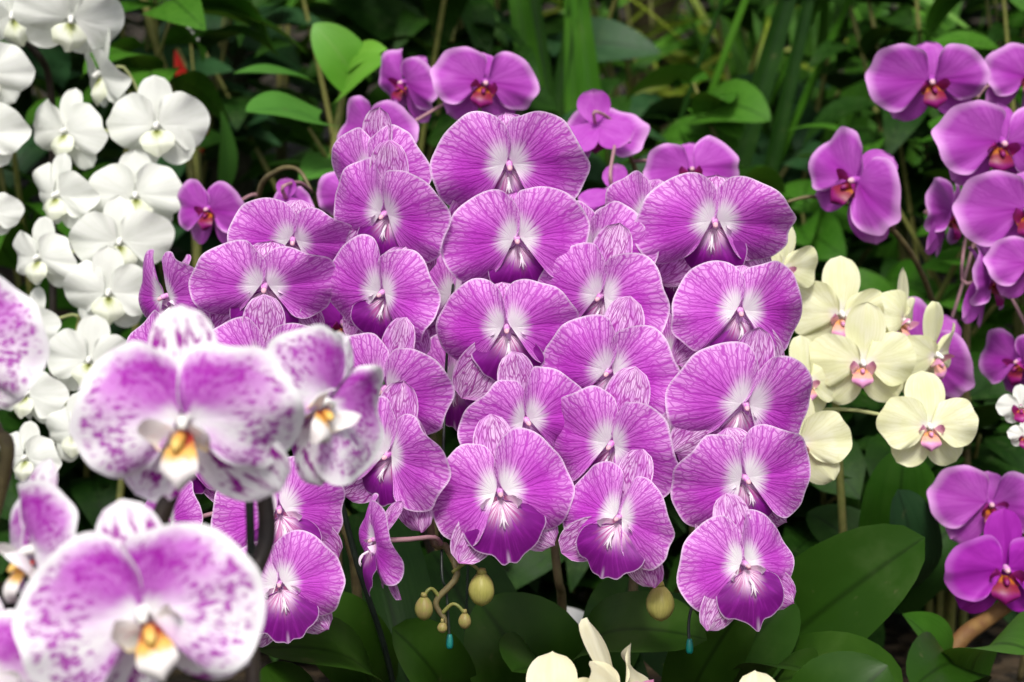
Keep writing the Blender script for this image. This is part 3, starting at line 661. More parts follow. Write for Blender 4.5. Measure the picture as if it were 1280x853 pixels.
# ------------------------------------------------------------------ the white orchids blotched with purple, close by
GS = 'white orchids blotched with purple'
S1 = Plant('orchid_plant', 'white orchid blotched purple, its wide bloom in front of the veined purple cascade', 'orchid', (318, 900, 0.98), GS)
S1.flower('S', 232, 524, 0.955, 292, -1, -16, -3, var=0, pz=0.82)
S1.flower('S', 404, 506, 1.02, 214, 42, -2, 40, var=1)
S1.path = spline([at(318, 1250, 1.02), at(316, 853, 1.02), at(313, 740, 1.02), at(333, 670, 1.03), at(325, 600, 1.03), at(290, 520, 1.02), at(240, 470, 1.0)], 50)
S1.tube('flower_stem', S1.path, [0.0032, 0.0038, 0.0040, 0.0048, 0.0042, 0.0028, 0.0018], M['stem_dark'], n=None)
S1.pedicel(0); S1.pedicel(1)
S3 = Plant('orchid_plant', 'white orchid blotched purple, with the lower wide bloom beside a narrow side-turned one', 'orchid', (180, 900, 0.99), GS)
S3.flower('S', 181, 766, 0.905, 296, 3, -12, -13, var=2, pz=0.92)
S3.flower('S', 44, 690, 0.98, 225, -54, -4, 4, var=1)
S3.flower('S', -18, 840, 0.95, 200, 30, -10, 0, var=0)
S3.path = spline([at(170, 1150, 1.02), at(160, 853, 1.0), at(178, 720, 0.99), at(200, 650, 0.985), at(224, 590, 0.985), at(236, 560, 0.99)], 40)
S3.tube('flower_stem', S3.path, [0.0038, 0.0040, 0.0042, 0.0048, 0.0042, 0.003], M['stem_dark'], n=None)
for i in range(3): S3.pedicel(i)
S5 = Plant('orchid_plant', 'pale lilac white orchid bloom with a few purple flecks, beside the white orchids', 'orchid', (-40, 900, 1.05), GS)
S5.flower('S', -52, 428, 1.02, 215, -8, -6, 4, var=1)
S5.path = spline([at(-50, 1150, 1.1), at(-40, 800, 1.1), at(8, 580, 1.08), at(-6, 540, 1.08), at(-30, 480, 1.07), at(-60, 420, 1.06)], 30)
S5.tube('flower_stem', S5.path, [0.003, 0.003, 0.0045, 0.004, 0.003], M['stem'], n=None); S5.pedicel(0)

# ------------------------------------------------------------------ the white orchids on the left
GW = 'white orchids on the left'
W = Plant('orchid_plant', 'white orchid with two rows of blooms and green-tinged lips', 'orchid', (120, 700, 2.10), GW)
for a in ((128, 92, 2.02, 130, -58, -20, 18), (196, 158, 1.98, 132, 2, -10, -2), (84, 164, 1.98, 118, -34, -10, 10), (170, 244, 1.95, 126, 2, -14, 0), (73, 244, 1.95, 112, -38, -12, 10),
          (150, 302, 1.92, 124, 2, -18, 0), (50, 322, 1.92, 108, -36, -12, 8), (136, 366, 1.90, 126, 2, -14, 2), (40, 405, 1.94, 100, -46, -8, 10), (112, 450, 1.88, 120, 0, -12, 8),
          (36, 492, 1.88, 104, -30, -10, 8), (96, 540, 1.86, 104, -20, -8, 0), (34, 572, 1.86, 96, -28, -8, 6)):
    W.flower('W', *a[:3], a[3] * 1.0, *a[4:])
W.spike([1, 3, 5, 7, 9, 11], M['stem_green'], side=-0.03)
W2 = Plant('orchid_plant', 'white orchid with downturned blooms on a dark arching stem', 'orchid', (66, 800, 2.16), GW)
for a in ((88, 22, 1.98, 138, 14, -34, 10), (18, 18, 2.0, 130, -10, -30, -6), (-20, 92, 1.95, 116, 0, -14, 0), (-24, 165, 1.95, 116, 0, -12, 0), (-14, 265, 1.93, 80, 0, -12, 0)):
    W2.flower('W', *a)
W2.path = spline([at(66, 800, 2.16), at(66, 300, 2.14), at(64, 120, 2.10), at(46, 66, 2.06), at(10, 44, 2.05), at(-20, 70, 2.0), at(-24, 140, 1.98)], 50)
W2.tube('flower_stem', W2.path, [0.0045, 0.004, 0.0035, 0.0025], M['stem_dark'], n=None)
for i in range(5): W2.pedicel(i)

# ------------------------------------------------------------------ plain magenta orchids behind and on the right
GM = 'plain magenta orchids behind'
m1 = Plant('orchid_plant', 'plain magenta orchid whose bloom with an orange throat rises behind the tallest cascade', 'orchid', (545, 700, 2.05), GM)
m1.flower('M', 606, 104, 1.88, 140, 6, -10, 8, var=0); m1.flower('M', 474, 166, 1.86, 142, -44, -8, 8); m1.flower('M', 508, 104, 1.96, 124, -46, -6, 20); m1.flower('M', 446, 246, 1.82, 110, -30, -6, 0)
m1.spike([0], M['stem'], via=[at(545, 300, 2.0)], rise=0.0)
m2 = Plant('orchid_plant', 'plain magenta orchid with nodding blooms seen from behind, above the left-turned cascade', 'orchid', (800, 640, 2.05), GM)
m2.flower('M', 744, 158, 1.90, 140, 176, -30, 6, var=1, fold=42); m2.flower('M', 864, 212, 1.84, 122, 2, -4, -4, var=2); m2.flower('M', 766, 240, 1.84, 110, 168, -48, -10, var=0, fold=30)
m2.path = spline([at(800, 640, 2.05), at(800, 300, 1.98), at(796, 220, 1.95), at(775, 170, 1.93)], 30)
m2.tube('flower_stem', m2.path, [0.0035, 0.003, 0.0018], M['stem'], n=None)
for i in range(3): m2.pedicel(i)
m3 = Plant('orchid_plant', 'small magenta orchid standing between the white orchids and the heart-shaped leaves', 'orchid', (300, 640, 2.05), GM)
m3.flower('M', 264, 262, 1.86, 118, -34, -6, 6, var=1); m3.flower('M', 358, 250, 1.80, 84, 176, -30, 0, var=2, fold=45)
m3.path = spline([at(300, 640, 2.05), at(312, 400, 2.0), at(322, 250, 1.92), at(345, 215, 1.88), at(372, 212, 1.86), at(390, 240, 1.85)], 30)
m3.tube('flower_stem', m3.path, [0.003, 0.003, 0.0015], M['stem'], n=None)
for i in range(2): m3.pedicel(i)
r1 = Plant('orchid_plant', 'tall plain magenta orchid with many orange-throated blooms beyond the pale yellow orchid', 'orchid', (1210, 700, 2.15), GM)
for a in ((1164, 100, 1.90, 152, -4, -22, -4), (1283, 98, 1.95, 120, 30, -8, 10), (1250, 178, 1.84, 164, 12, -16, 4), (1284, 262, 1.80, 168, -14, -12, -4), (1072, 228, 1.86, 166, -46, 4, 40),
          (1186, 268, 1.90, 140, 62, -6, 6), (1234, 350, 1.84, 150, 60, 0, 4), (1290, 330, 1.80, 120, 0, -6, 0), (1160, 436, 1.86, 158, -44, -4, 38), (1278, 452, 1.84, 130, -60, -6, 8)):
    r1.flower('M', *a)
r1.path = spline([at(1210, 700, 2.15), at(1208, 420, 2.08), at(1222, 250, 2.0), at(1222, 130, 1.98), at(1180, 120, 1.95)], 40)
r1.tube('flower_stem', r1.path, [0.0045, 0.004, 0.003], M['stem'], n=None)
r1.tube('flower_stem', [at(1208, 520, 2.1), at(1160, 360, 2.0), at(1118, 290, 1.95), at(1080, 262, 1.93), at(1020, 246, 1.92), at(980, 254, 1.92)], [0.003, 0.0028, 0.0015], M['stem'], n=24)
for i in range(10): r1.pedicel(i) if i != 4 else r1.pedicel(4, at(1118, 290, 1.95))
r2 = Plant('orchid_plant', 'shaded magenta orchid with low blooms near the long broad leaf', 'orchid', (1275, 850, 1.95), GM)
r2.flower('M', 1236, 630, 1.80, 142, 6, -6, 2, var=0); r2.flower('D', 1256, 712, 1.76, 150, 4, -4, 0)
r2.path = spline([at(1275, 850, 1.95), at(1290, 740, 1.9), at(1275, 640, 1.87), at(1250, 600, 1.86)], 24)
r2.tube('flower_stem', r2.path, [0.0035, 0.003, 0.002], M['stem'], n=None); r2.pedicel(0); r2.pedicel(1)

sb = Plant('orchid_plant', 'little cream orchid with a burgundy lip, close to the tall magenta orchid', 'orchid', (1296, 800, 1.86))
sb.flower('B', 1276, 508, 1.74, 56, -18, -4, 0); sb.flower('B', 1280, 545, 1.73, 40, -8, -4, 10)
sb.path = spline([at(1296, 800, 1.86), at(1300, 600, 1.82), at(1294, 500, 1.80)], 20)
sb.tube('flower_stem', sb.path, [0.0025, 0.0015], M['stem'], n=None); sb.pedicel(0); sb.pedicel(1)

# ------------------------------------------------------------------ pale yellow orchids
Y = Plant('orchid_plant', 'pale yellow orchid with pink and orange lips behind the right purple cascade', 'orchid', (1080, 760, 1.85))
for a in ((1051, 394, 1.73, 126, 6, -6, 6), (1078, 455, 1.68, 124, 0, -6, 0), (1161, 534, 1.66, 122, 2, -4, 0), (1006, 478, 1.68, 100, 20, -6, 0), (998, 556, 1.64, 122, -26, -4, -6),
          (976, 336, 1.70, 100, 24, -10, 0), (1126, 402, 1.74, 108, 62, -6, 10), (1168, 444, 1.72, 118, 46, -16, -14)):
    Y.flower('Y', *a[:3], a[3] * 1.06, *a[4:])
Y.spike([0, 1, 3, 4], M['stem_green'], rise=0.0, side=0.01)
Y.tube('flower_stem', [at(1066, 440, 1.76), at(1100, 470, 1.74), at(1130, 462, 1.73), at(1160, 500, 1.72)], [0.002, 0.0015], M['stem_green'], n=14)
K = Plant('orchid_plant', 'cream orchid with upright blooms just peeping up below the purple cascades', 'orchid', (760, 1000, 1.36))
K.flower('K', 690, 900, 1.30, 170, -6, 24, -6, var=0); K.flower('K', 776, 868, 1.31, 190, 62, 20, 4, var=0); K.flower('K', 962, 916, 1.30, 150, 4, 20, -4, var=0)
K.path = spline([at(760, 1100, 1.40), at(760, 960, 1.38), at(820, 930, 1.36), at(940, 960, 1.35)], 20)
K.tube('flower_stem', K.path, [0.003, 0.002], M['stem_green'], n=None)
for i in range(3): K.pedicel(i)

# ------------------------------------------------------------------ orchid leaves at the foot
def lf(pl, b_, t_, wd, mat='leaf', **kw): kw.setdefault('lean', 0.5); kw.setdefault('fold', 0.32); kw['roll'] = 0; pl.leaf(at(*b_), at(*t_), wd, M[mat], **kw)
lf(E, (480, 900, 1.60), (318, 812, 1.40), 0.065, arch=0.03, roll=-15)
lf(E, (470, 880, 1.62), (372, 752, 1.56), 0.070, arch=0.02, roll=-25)
lf(A, (560, 920, 1.56), (490, 785, 1.46), 0.062, arch=0.02, roll=18)
lf(A, (520, 900, 1.66), (455, 640, 1.78), 0.075, 'leaf_dark', arch=0.03)
lf(A, (440, 940, 1.56), (330, 870, 1.36), 0.06, arch=0.02)
lf(B, (680, 930, 1.62), (598, 750, 1.56), 0.105, arch=0.03, roll=25)
lf(B, (640, 900, 1.70), (540, 690, 1.76), 0.085, 'leaf_dark', arch=0.03)
lf(B, (700, 900, 1.62), (640, 840, 1.44), 0.07, 'leaf', arch=0.02)
lf(Cc, (745, 880, 1.66), (790, 722, 1.70), 0.055, arch=0.02, roll=-40)
lf(Cc, (720, 850, 1.60), (884, 800, 1.46), 0.062, arch=0.035, roll=8)
lf(Cc, (800, 910, 1.64), (700, 800, 1.74), 0.07, 'leaf_dark', arch=0.03)
lf(Dd, (850, 900, 1.56), (940, 745, 1.50), 0.058, arch=0.012, roll=-60)
lf(Dd, (880, 900, 1.66), (990, 745, 1.62), 0.075, arch=0.02, roll=-20)
lf(Dd, (930, 900, 1.60), (1010, 840, 1.40), 0.05, arch=0.02)
big = Plant('orchid_leaf_rosette', 'broad-leaved orchid plant out of bloom with one long glossy leaf slanting up', 'plant', (900, 900, 1.78))
lf(big, (880, 905, 1.76), (1156, 672, 1.60), 0.092, arch=0.03, lean=0.6)
lf(big, (910, 890, 1.76), (1010, 700, 1.90), 0.08, 'leaf_dark', arch=0.03)
lf(big, (900, 900, 1.70), (1130, 860, 1.50), 0.075, arch=0.03)
lf(big, (890, 880, 1.80), (780, 760, 1.84), 0.075, 'leaf_dark', arch=0.03)
yl = Plant('orchid_leaf_rosette', 'orchid leaf rosette with a blunt upright leaf under the pale yellow blooms', 'plant', (1130, 760, 1.95))
lf(yl, (1100, 740, 1.93), (1130, 560, 1.86), 0.075, 'leaf_mid', arch=0.02, roll=30)
lf(yl, (1125, 740, 1.90), (1122, 612, 1.82), 0.055, 'leaf_blue', arch=0.02, roll=10)
lf(yl, (1120, 760, 1.95), (1210, 640, 1.95), 0.07, 'leaf_dark', arch=0.03)
lf(yl, (1110, 760, 1.98), (1010, 640, 1.98), 0.06, 'leaf_dark', arch=0.03)
rl = Plant('orchid_leaf_rosette', 'low orchid leaf rosette with a pointed bent leaf below the shaded magenta blooms', 'plant', (1200, 880, 1.80))
lf(rl, (1180, 850, 1.75), (1128, 768, 1.68), 0.055, 'leaf_mid', arch=0.01, shape='ovate', roll=35)
lf(rl, (1210, 880, 1.76), (1300, 820, 1.60), 0.085, 'leaf_mid', arch=0.03)
lf(rl, (1190, 870, 1.76), (1140, 860, 1.60), 0.06, 'leaf', arch=0.03)
rl.tube('old_stalk', [at(1160, 880, 1.76), at(1196, 806, 1.76), at(1240, 770, 1.78), at(1290, 735, 1.80)], [0.009, 0.008, 0.006], mat_simple('withered brown stalk', (0.13, 0.055, 0.018), (0.20, 0.11, 0.03), 60, 0.7), n=20)
fl_ = Plant('orchid_leaf_rosette', 'orchid leaf rosette in front of the broad leaf, only its rounded tip in view', 'plant', (960, 1010, 1.42))
lf(fl_, (1010, 960, 1.40), (1110, 832, 1.36), 0.075, 'leaf', arch=0.02, roll=30)

# ------------------------------------------------------------------ plants behind
LEAVES = {}
def unit_leaf(shape, mat, wd):
    """leaf of length 1 along +X, upper side +Z, shared by every leaf of this kind"""
    k = (shape, mat, wd)
    if k not in LEAVES:
        LEAVES[k] = [leaf_mesh(Vector((0, 0, 0)), Vector((1, 0, 0)), wd, M[mat], arch=0.10 + 0.06 * q, shape=shape, fold=0.16, droop=0.12 * q, nu=9, nv=5, seed=q * 31 + len(LEAVES)) for q in range(3)]
    return LEAVES[k]
def aim(direction, roll, rnd):
    x = direction.normalized(); up = Vector((rnd.uniform(-.35, .35), rnd.uniform(-.35, .35) - 0.25, 1)); y = up.cross(x).normalized(); z = x.cross(y)
    return (Matrix((x, y, z)).transposed() @ Matrix.Rotation(roll, 3, 'X')).to_euler()
def shrub(name, label, px, d, H, rad, n, L, mat, shape='ovate', wd=0.5, stems=6, z0=0.1, seed=0, stem_mat='stem_green', group=None, lean=0.0, cat='plant', mats=None):
    rnd = random.Random(seed * 101 + int(px)); p = at(px, 426, d); base = Vector((p.x, p.y, 0))
    o = thing(name, label, cat, base, group); paths = []
    for q in range(stems):
        a = rnd.uniform(0, 6.28); r = rad * (0.25 + 0.75 * rnd.random()); h = H * rnd.uniform(0.65, 1.05)
        tip = Vector((math.cos(a) * r + lean, math.sin(a) * r, h))
        pts = spline([(0.02 * math.cos(a), 0.02 * math.sin(a), 0), tip * 0.4 + Vector((0, 0, h * 0.12)), tip], 12); paths.append(pts)
        bm = MB(); bm.tube(pts, [0.006, 0.004, 0.002], seg=6); obj('stem', bm.build('stem', M[stem_mat]), o)
    for i in range(n):
        pts = rnd.choice(paths); u = z0 + (1 - z0) * rnd.random() ** 0.8; q = pts[min(11, int(u * 11.99))]
        a = rnd.uniform(0, 6.28); dr = Vector((math.cos(a), math.sin(a), rnd.uniform(-0.45, 0.55)))
        c = obj('leaf', rnd.choice(unit_leaf(shape, rnd.choice(mats) if mats else mat, wd)), o)
        c.location = Vector(q) + Vector((dr.x, dr.y, 0)) * rnd.uniform(0.0, 0.03); k = L * rnd.uniform(0.6, 1.25)
        c.scale = (k, k * rnd.uniform(.85, 1.15), k); c.rotation_euler = aim(dr, rnd.uniform(-.5, .5), rnd)
    return o
def tuft(name, label, px, d, H, n, wd, mat, seed=0, spread=0.35, cat='grass clump'):
    rnd = random.Random(seed); p = at(px, 426, d); base = Vector((p.x, p.y, 0)); o = thing(name, label, cat, base)
    for i in range(n):
        a = rnd.uniform(0, 6.28); r = rnd.uniform(0.1, 1) * spread; h = H * rnd.uniform(0.6, 1.0)
        t = Vector((math.cos(a) * r, math.sin(a) * r, h))
        obj('blade', leaf_mesh(Vector((t.x * .08, t.y * .08, 0)), t, wd * rnd.uniform(.7, 1.2), M[mat], arch=rnd.uniform(0.02, 0.25), droop=rnd.uniform(0.0, 0.3), shape='blade', fold=0.3, nu=10, nv=3, seed=i), o)
    return o
# heart-leaved plant with bright young leaves
hp = Plant('heart_leaf_plant', 'heart-leaved plant with bright green young leaves at its top', 'plant', (420, 500, 2.32))
hp.path = [at(424, 520, 2.30), at(420, 300, 2.28), at(415, 215, 2.27), at(428, 120, 2.26), at(434, 80, 2.25)]
hp.tube('stem', hp.path, [0.006, 0.005, 0.0035], M['stem_green'])
hp.tube('leaf_stalk', [at(416, 215, 2.27), at(404, 190, 2.25), at(386, 160, 2.24)], [0.003, 0.002], M['stem_green'], n=10)
for b_, t_, wd, m_, sh, ln_ in (((400, 152, 2.22), (308, 140, 2.16), 0.085, 'leaf_fresh', 'heart', 0.30), ((398, 106, 2.26), (292, 92, 2.22), 0.055, 'leaf_fresh', 'ovate', 0.12), ((412, 226, 2.27), (456, 196, 2.20), 0.06, 'leaf_fresh', 'heart', 0.5),
                                ((440, 205, 2.27), (374, 226, 2.20), 0.06, 'leaf_fresh', 'ovate', 0.4), ((440, 92, 2.24), (392, 30, 2.22), 0.058, 'leaf_bright', 'heart', 0.7), ((436, 84, 2.25), (484, 62, 2.20), 0.040, 'leaf_bright', 'ovate', 0.6),
                                ((430, 112, 2.24), (482, 76, 2.18), 0.050, 'leaf_bright', 'heart', 0.6)):
    hp.leaf(at(*b_), at(*t_), wd, M[m_], arch=0.008, shape=sh, lean=ln_)
# reed stalks
GR = 'thick green stalks behind'
rd = Plant('reed_clump', 'upright thick green stalks behind the tallest cascade', 'reeds', (720, 500, 2.75), GR)
for x0, x1, wd, m_ in ((664, 698, 0.040, 'stalk'), (682, 712, 0.024, 'leaf_dark'), (716, 720, 0.028, 'stalk'), (736, 764, 0.036, 'stalk'), (700, 660, 0.022, 'leaf_dark')):
    rd.leaf(at((x1 + 2 * (x1 - x0) * .4), 520, 2.75), at(x0 - (x1 - x0) * 1.6, -260, 2.70), wd, M[m_], arch=0.01, shape='blade', fold=0.5, name='stalk')
rd2 = Plant('reed_clump', 'slanting thick green stalks behind the right cascade', 'reeds', (900, 560, 2.75), GR)
for x0, x1, wd, m_ in ((956, 878, 0.030, 'stalk'), (984, 918, 0.034, 'leaf_dark'), (1052, 944, 0.034, 'stalk'), (1088, 990, 0.032, 'stalk'), (1010, 960, 0.022, 'leaf_dark'), (925, 850, 0.02, 'leaf_dark')):
    sl = (x0 - x1) / 230.0
    rd2.leaf(at(x1 - sl * 220, 430, 2.75), at(x0 + sl * 240, -240, 2.66), wd, M[m_], arch=0.02, shape='blade', fold=0.5, name='stalk')
# bright grass clump, shrubs and ground plants
shrub('grass_clump', 'bright yellow-green grassy clump glowing between the thick stalks', 835, 3.5, 1.0, 0.45, 260, 0.30, 'leaf_yellow', 'blade', 0.07, stems=10, seed=77, cat='grass clump', mats=['leaf_yellow', 'leaf_yellow', 'leaf_bright', 'leaf_mid'])
tuft('grass_clump', 'mid green grassy clump beside the bright yellow-green one', 1010, 3.5, 1.1, 70, 0.028, 'leaf_mid', 5, 0.4)
GB = 'leafy plants behind the orchids'
BGS = [  # px, depth, height, radius, leaves, leaf length, material, shape, width ratio, label
    (60, 2.55, 0.85, 0.34, 150, 0.13, 'leaf_mid', 'ovate', 0.5, 'mid green leafy plant behind the white orchids'),
    (210, 2.9, 1.0, 0.34, 130, 0.17, 'leaf_blue', 'ovate', 0.42, 'blue-green large-leaved plant beyond the white orchids'),
    (-60, 3.1, 1.3, 0.4, 160, 0.16, 'leaf_dark', 'ovate', 0.5, 'dark leafy plant past the white orchid on the arching stem'),
    (480, 2.8, 0.95, 0.34, 150, 0.11, 'leaf_dark', 'ovate', 0.5, 'dark small-leaved plant behind the heart-leaved one'),
    (640, 3.1, 1.2, 0.34, 150, 0.15, 'leaf_dark', 'ovate', 0.45, 'dark leafy plant behind the upright stalks'),
    (800, 2.95, 0.62, 0.34, 120, 0.15, 'leaf_blue', 'ovate', 0.5, 'low blue-green plant in front of the grassy clump'),
    (960, 3.05, 0.8, 0.36, 150, 0.12, 'leaf_dark', 'ovate', 0.5, 'dark leafy plant behind the slanting stalks'),
    (1060, 2.5, 0.62, 0.30, 170, 0.085, 'leaf_mid', 'heart', 0.75, 'low round-leaved plant behind the pale yellow orchid'),
    (1180, 2.75, 0.9, 0.34, 170, 0.11, 'leaf_dark', 'ovate', 0.5, 'dark leafy plant behind the tall magenta orchid'),
    (1300, 2.6, 0.75, 0.3, 150, 0.10, 'leaf_mid', 'ovate', 0.5, 'mid green plant beyond the tall magenta orchid blooms'),
    (1340, 3.3, 1.3, 0.4, 160, 0.14, 'leaf_mid', 'ovate', 0.45, 'tall mid green plant beyond the magenta orchids'),
    (340, 3.3, 1.2, 0.4, 120, 0.2, 'leaf_mid', 'strap', 0.22, 'strap-leaved plant beside the grey trunk'),
]
for i, (px, d, H, rad, n, L, mt_, sh, wd, lab) in enumerate(BGS):
    shrub('leafy_plant', lab, px, d, H, rad, n, L, mt_, sh, wd, seed=i + 1, group=GB, z0=0.08)
GC = 'low ground plants in the shade'
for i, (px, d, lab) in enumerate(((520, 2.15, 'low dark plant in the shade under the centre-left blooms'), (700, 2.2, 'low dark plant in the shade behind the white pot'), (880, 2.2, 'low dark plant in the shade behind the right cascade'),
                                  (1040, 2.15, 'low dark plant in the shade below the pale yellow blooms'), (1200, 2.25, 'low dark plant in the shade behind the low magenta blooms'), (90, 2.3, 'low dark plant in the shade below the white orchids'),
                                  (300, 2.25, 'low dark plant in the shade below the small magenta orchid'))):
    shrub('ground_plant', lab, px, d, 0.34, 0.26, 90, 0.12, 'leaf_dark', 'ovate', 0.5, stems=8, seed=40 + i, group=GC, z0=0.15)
# grey trunk
tk = Plant('tree_trunk', 'grey-green tree trunk standing behind the small magenta orchid', 'tree', (284, 426, 3.2))
bm = MB(); bm.tube([(0.03, 0, 0), (0.01, 0, 0.3), (0, 0, 0.8), (-0.02, 0.02, 1.6), (0.03, 0.05, 2.6)], [0.055, 0.042, 0.038, 0.034, 0.026], n=30, seg=14)
obj('trunk', bm.build('trunk', mat_simple('mossy bark', (0.055, 0.058, 0.035), (0.13, 0.13, 0.085), 30, 0.9, 0.2, bump=0.8)), tk.o)
for i in range(46):
    rnd = random.Random(900 + i); a = rnd.uniform(0, 6.28); c = obj('leaf', unit_leaf('ovate', 'leaf_mid', 0.45)[i % 3], tk.o); c.location = (0.1 * math.cos(a), 0.1 * math.sin(a), rnd.uniform(1.7, 2.6)); c.scale = (0.3,) * 3
    c.rotation_euler = aim(Vector((math.cos(a), math.sin(a), rnd.uniform(-.3, .4))), 0, rnd)
# red bract, little white flower, green cane
M['red'] = mat_plain('red bract', (0.42, 0.012, 0.010), (0.52, 0.03, 0.02), 0.45, 0.15)
rb = Plant('red_bract_plant', 'plant with narrow red bracts behind the white orchids', 'plant', (236, 500, 2.75))
rb.tube('stem', [at(240, 520, 2.75), at(246, 300, 2.72), at(240, 120, 2.70), at(222, 60, 2.70)], [0.004, 0.003, 0.002], M['stem_green'])
for a_, b_ in (((234, 118, 2.68), (219, 62, 2.66)), ((236, 120, 2.69), (226, 80, 2.66)), ((252, 190, 2.68), (260, 160, 2.66)), ((240, 60, 2.68), (205, 20, 2.66))):
    rb.leaf(at(*a_), at(*b_), 0.016, M['red'], arch=0.004, shape='ovate', name='bract')
wf = Plant('small_white_flower', 'tiny white flower on a thin stalk above the red bracts', 'flower', (236, 520, 2.5))
wf.tube('stem', [at(236, 520, 2.5), at(250, 250, 2.48), at(238, 46, 2.46)], [0.002, 0.0014], M['stem_green'])
for q in range(5):
    a = q * 1.257 + 0.4; c = at(236, 38, 2.45); e = c + (RT * math.cos(a) + UP * math.sin(a)) * 0.018
    wf.leaf(c, e, 0.014, M['w_petal'], arch=0.002, shape='ovate', name='petal')
cn = Plant('cane_plant', 'thin arching green cane rising behind the white orchids', 'plant', (250, 500, 2.45))
cn.tube('stem', [at(250, 520, 2.45), at(242, 240, 2.42), at(212, 110, 2.40), at(190, 40, 2.38), at(166, -60, 2.36)], [0.006, 0.005, 0.0045], M['stem_green'])
cn.leaf(at(278, 250, 2.42), at(276, 138, 2.38), 0.046, M['leaf_fresh'], arch=0.006, shape='ovate', roll=70)
cn.leaf(at(320, 30, 2.5), at(205, 8, 2.42), 0.06, M['leaf_mid'], arch=0.01, shape='strap', roll=20)
cn.leaf(at(250, 60, 2.5), at(330, 44, 2.42), 0.05, M['leaf_dark'], arch=0.01, shape='strap', roll=-10)

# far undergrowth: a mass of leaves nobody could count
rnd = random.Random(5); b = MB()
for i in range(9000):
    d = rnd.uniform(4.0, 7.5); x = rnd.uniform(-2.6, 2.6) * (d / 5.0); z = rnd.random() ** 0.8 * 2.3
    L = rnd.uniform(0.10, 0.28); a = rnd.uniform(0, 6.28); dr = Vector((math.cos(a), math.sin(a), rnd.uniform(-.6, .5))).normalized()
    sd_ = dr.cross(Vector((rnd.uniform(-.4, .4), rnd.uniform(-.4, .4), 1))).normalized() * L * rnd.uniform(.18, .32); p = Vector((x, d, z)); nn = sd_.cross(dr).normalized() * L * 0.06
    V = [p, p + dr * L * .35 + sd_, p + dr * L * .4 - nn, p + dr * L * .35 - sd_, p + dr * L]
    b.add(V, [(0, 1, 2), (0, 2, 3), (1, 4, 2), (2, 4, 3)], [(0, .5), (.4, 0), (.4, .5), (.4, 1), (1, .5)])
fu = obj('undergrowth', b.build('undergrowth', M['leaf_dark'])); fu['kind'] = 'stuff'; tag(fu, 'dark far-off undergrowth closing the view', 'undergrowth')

# ------------------------------------------------------------------ pot, tag, support wires
M['pot'] = mat_simple('white plastic', (0.42, 0.43, 0.42), (0.55, 0.55, 0.53), 30, 0.4, bump=0.05)
M['wire'] = mat_simple('dark green wire', (0.010, 0.016, 0.012), (0.02, 0.03, 0.022), 40, 0.4)
M['teal'] = mat_simple('teal plastic', (0.0, 0.12, 0.10), (0.01, 0.17, 0.15), 40, 0.35)
def pot(label, px, py, d, r=0.055, h=0.17, mat='pot'):
    p = at(px, py, d); o = thing('flower_pot', label, 'pot', (p.x, p.y, 0)); bm = MB()
    prof = [(r * 0.72, 0.0), (r * 0.98, h - 0.03), (r * 1.06, h - 0.03), (r * 1.08, h), (r * 1.0, h), (r * 0.95, h - 0.025), (r * 0.90, h - 0.03), (0.001, h - 0.03)]
    V = [(q * math.cos(a), q * math.sin(a), z) for q, z in prof for a in (2 * math.pi * j / 32 for j in range(32))]
    bm.grid(V, len(prof), 32, None, wrap=True); obj('pot_wall', bm.build('pot_wall', M[mat]), o); return o
pot('white plastic flower pot in the shade behind the tallest cascade', 690, 762, 1.97, r=0.034, h=0.142)
tg = Plant('plant_tag', 'white plastic plant tag standing beside the white pot', 'plant tag', (652, 770, 1.90))
bm = MB(); bm.tube([(0, 0, 0), (0.002, 0, 0.12), (0.004, 0, 0.185)], [0.004, 0.0052, 0.0052], n=8, seg=6); obj('tag_stick', bm.build('tag_stick', M['pot']), tg.o)
def wire(label, root, pts, cap=True):
    o = Plant('support_wire', label, 'plant support', root, 'plant support wires'); P = [at(*q) for q in pts]
    o.tube('wire', P, 0.0011 if cap else 0.0024, M['wire'], n=40, seg=6)
    if cap: o.tube('end_cap', [P[-1] + UP * 0.004, P[-1], P[-1] - UP * 0.005, P[-1] - UP * 0.0065], [0.0016, 0.0026, 0.0026, 0.0012], M['teal'], n=8)
wire('thin support wire ending in a teal cap below the small buds', (560, 920, 1.62), [(575, 1000, 1.66), (590, 500, 1.62), (580, 300, 1.60), (560, 420, 1.50), (552, 690, 1.43), (558, 740, 1.425), (562, 800, 1.425)])
wire('thin support wire ending in a teal cap under the right cascade', (862, 920, 1.62), [(905, 1000, 1.66), (915, 500, 1.62), (910, 330, 1.58), (905, 500, 1.50), (880, 700, 1.44), (862, 770, 1.42), (862, 806, 1.41)])
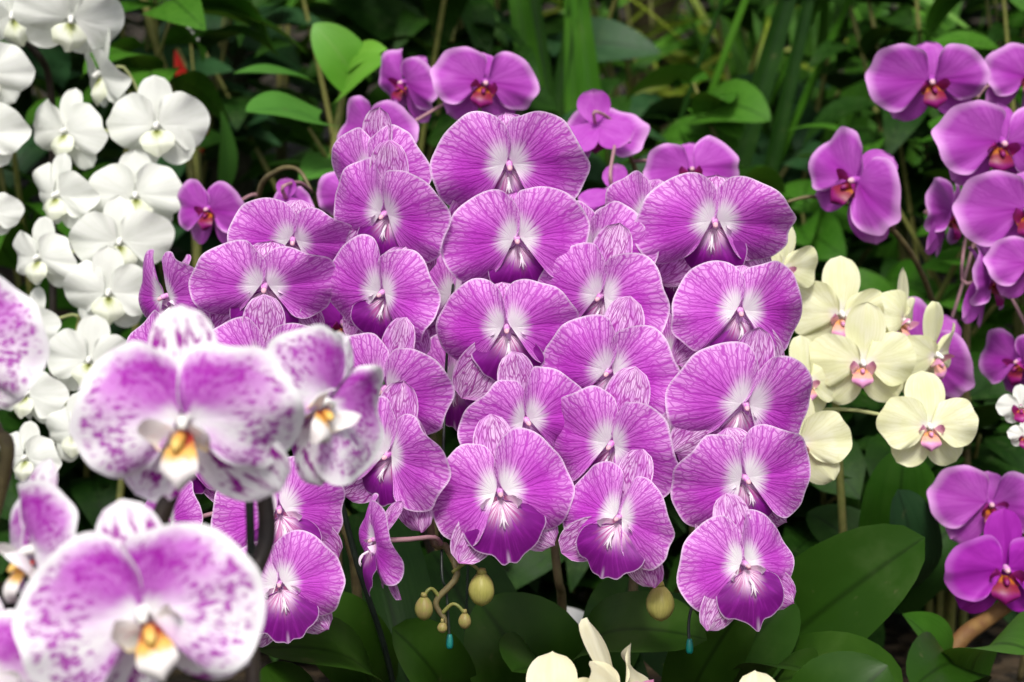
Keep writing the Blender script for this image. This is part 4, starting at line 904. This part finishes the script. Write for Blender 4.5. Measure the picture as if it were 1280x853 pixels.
wire('thick dark stake slanting beside the olive stem under the budding orchid', (500, 950, 1.60), [(520, 1050, 1.62), (488, 840, 1.58), (445, 700, 1.55), (412, 560, 1.53), (400, 480, 1.52)], False)
wire('straight thin dark stake behind the blotched orchids', (318, 920, 1.05), [(320, 1200, 1.05), (317, 853, 1.05), (314, 700, 1.05), (310, 560, 1.05)], False)

# ------------------------------------------------------------------ trees added with crowns out of view, to darken the plants behind
GT = 'added shade trees over the back of the garden'
for i, (x, y, h, lab) in enumerate(((-1.9, 3.9, 2.3, 'added dark-leaved shade tree over the white orchid side'), (0.3, 4.6, 2.5, 'added dark-leaved shade tree over the far undergrowth'), (2.0, 3.9, 2.3, 'added dark-leaved shade tree over the tall magenta orchid side'))):
    rnd = random.Random(70 + i); o = thing('added_shade_tree', lab, 'tree', (x, y, 0), GT)
    bm = MB(); bm.tube([(0, 0, 0), (0.03, 0.02, h * 0.35), (-0.02, 0, h * 0.7), (0.02, -0.05, h)], [0.07, 0.05, 0.04, 0.02], n=16, seg=10); obj('trunk', bm.build('trunk', M['stem']), o)
    for q in range(5):
        a = q * 1.26 + rnd.random(); bm = MB(); bm.tube([(0, 0, h * 0.6), (math.cos(a) * .5, math.sin(a) * .5, h * 0.85), (math.cos(a) * 1.0, math.sin(a) * 0.9, h * 0.95)], [0.025, 0.015, 0.006], n=10, seg=6); obj('limb', bm.build('limb', M['stem']), o)
    b = MB()
    for q in range(1700):
        a = rnd.uniform(0, 6.28); r = math.sqrt(rnd.random()) * 1.55; p = Vector((math.cos(a) * r, math.sin(a) * r * 0.95, h * 0.72 + rnd.random() ** 0.7 * 0.9 * (1.15 - r / 1.7)))
        L = rnd.uniform(0.12, 0.24); a = rnd.uniform(0, 6.28); dr = Vector((math.cos(a), math.sin(a), rnd.uniform(-.6, .3))).normalized(); sd_ = dr.cross(Vector((rnd.uniform(-.4, .4), rnd.uniform(-.4, .4), 1))).normalized() * L * .27
        b.add([p, p + dr * L * .4 + sd_, p + dr * L * .4 - sd_, p + dr * L], [(0, 1, 2), (1, 3, 2)], [(0, .5), (.4, 0), (.4, 1), (1, .5)])
    obj('crown', b.build('crown', M['leaf_dark']), o)
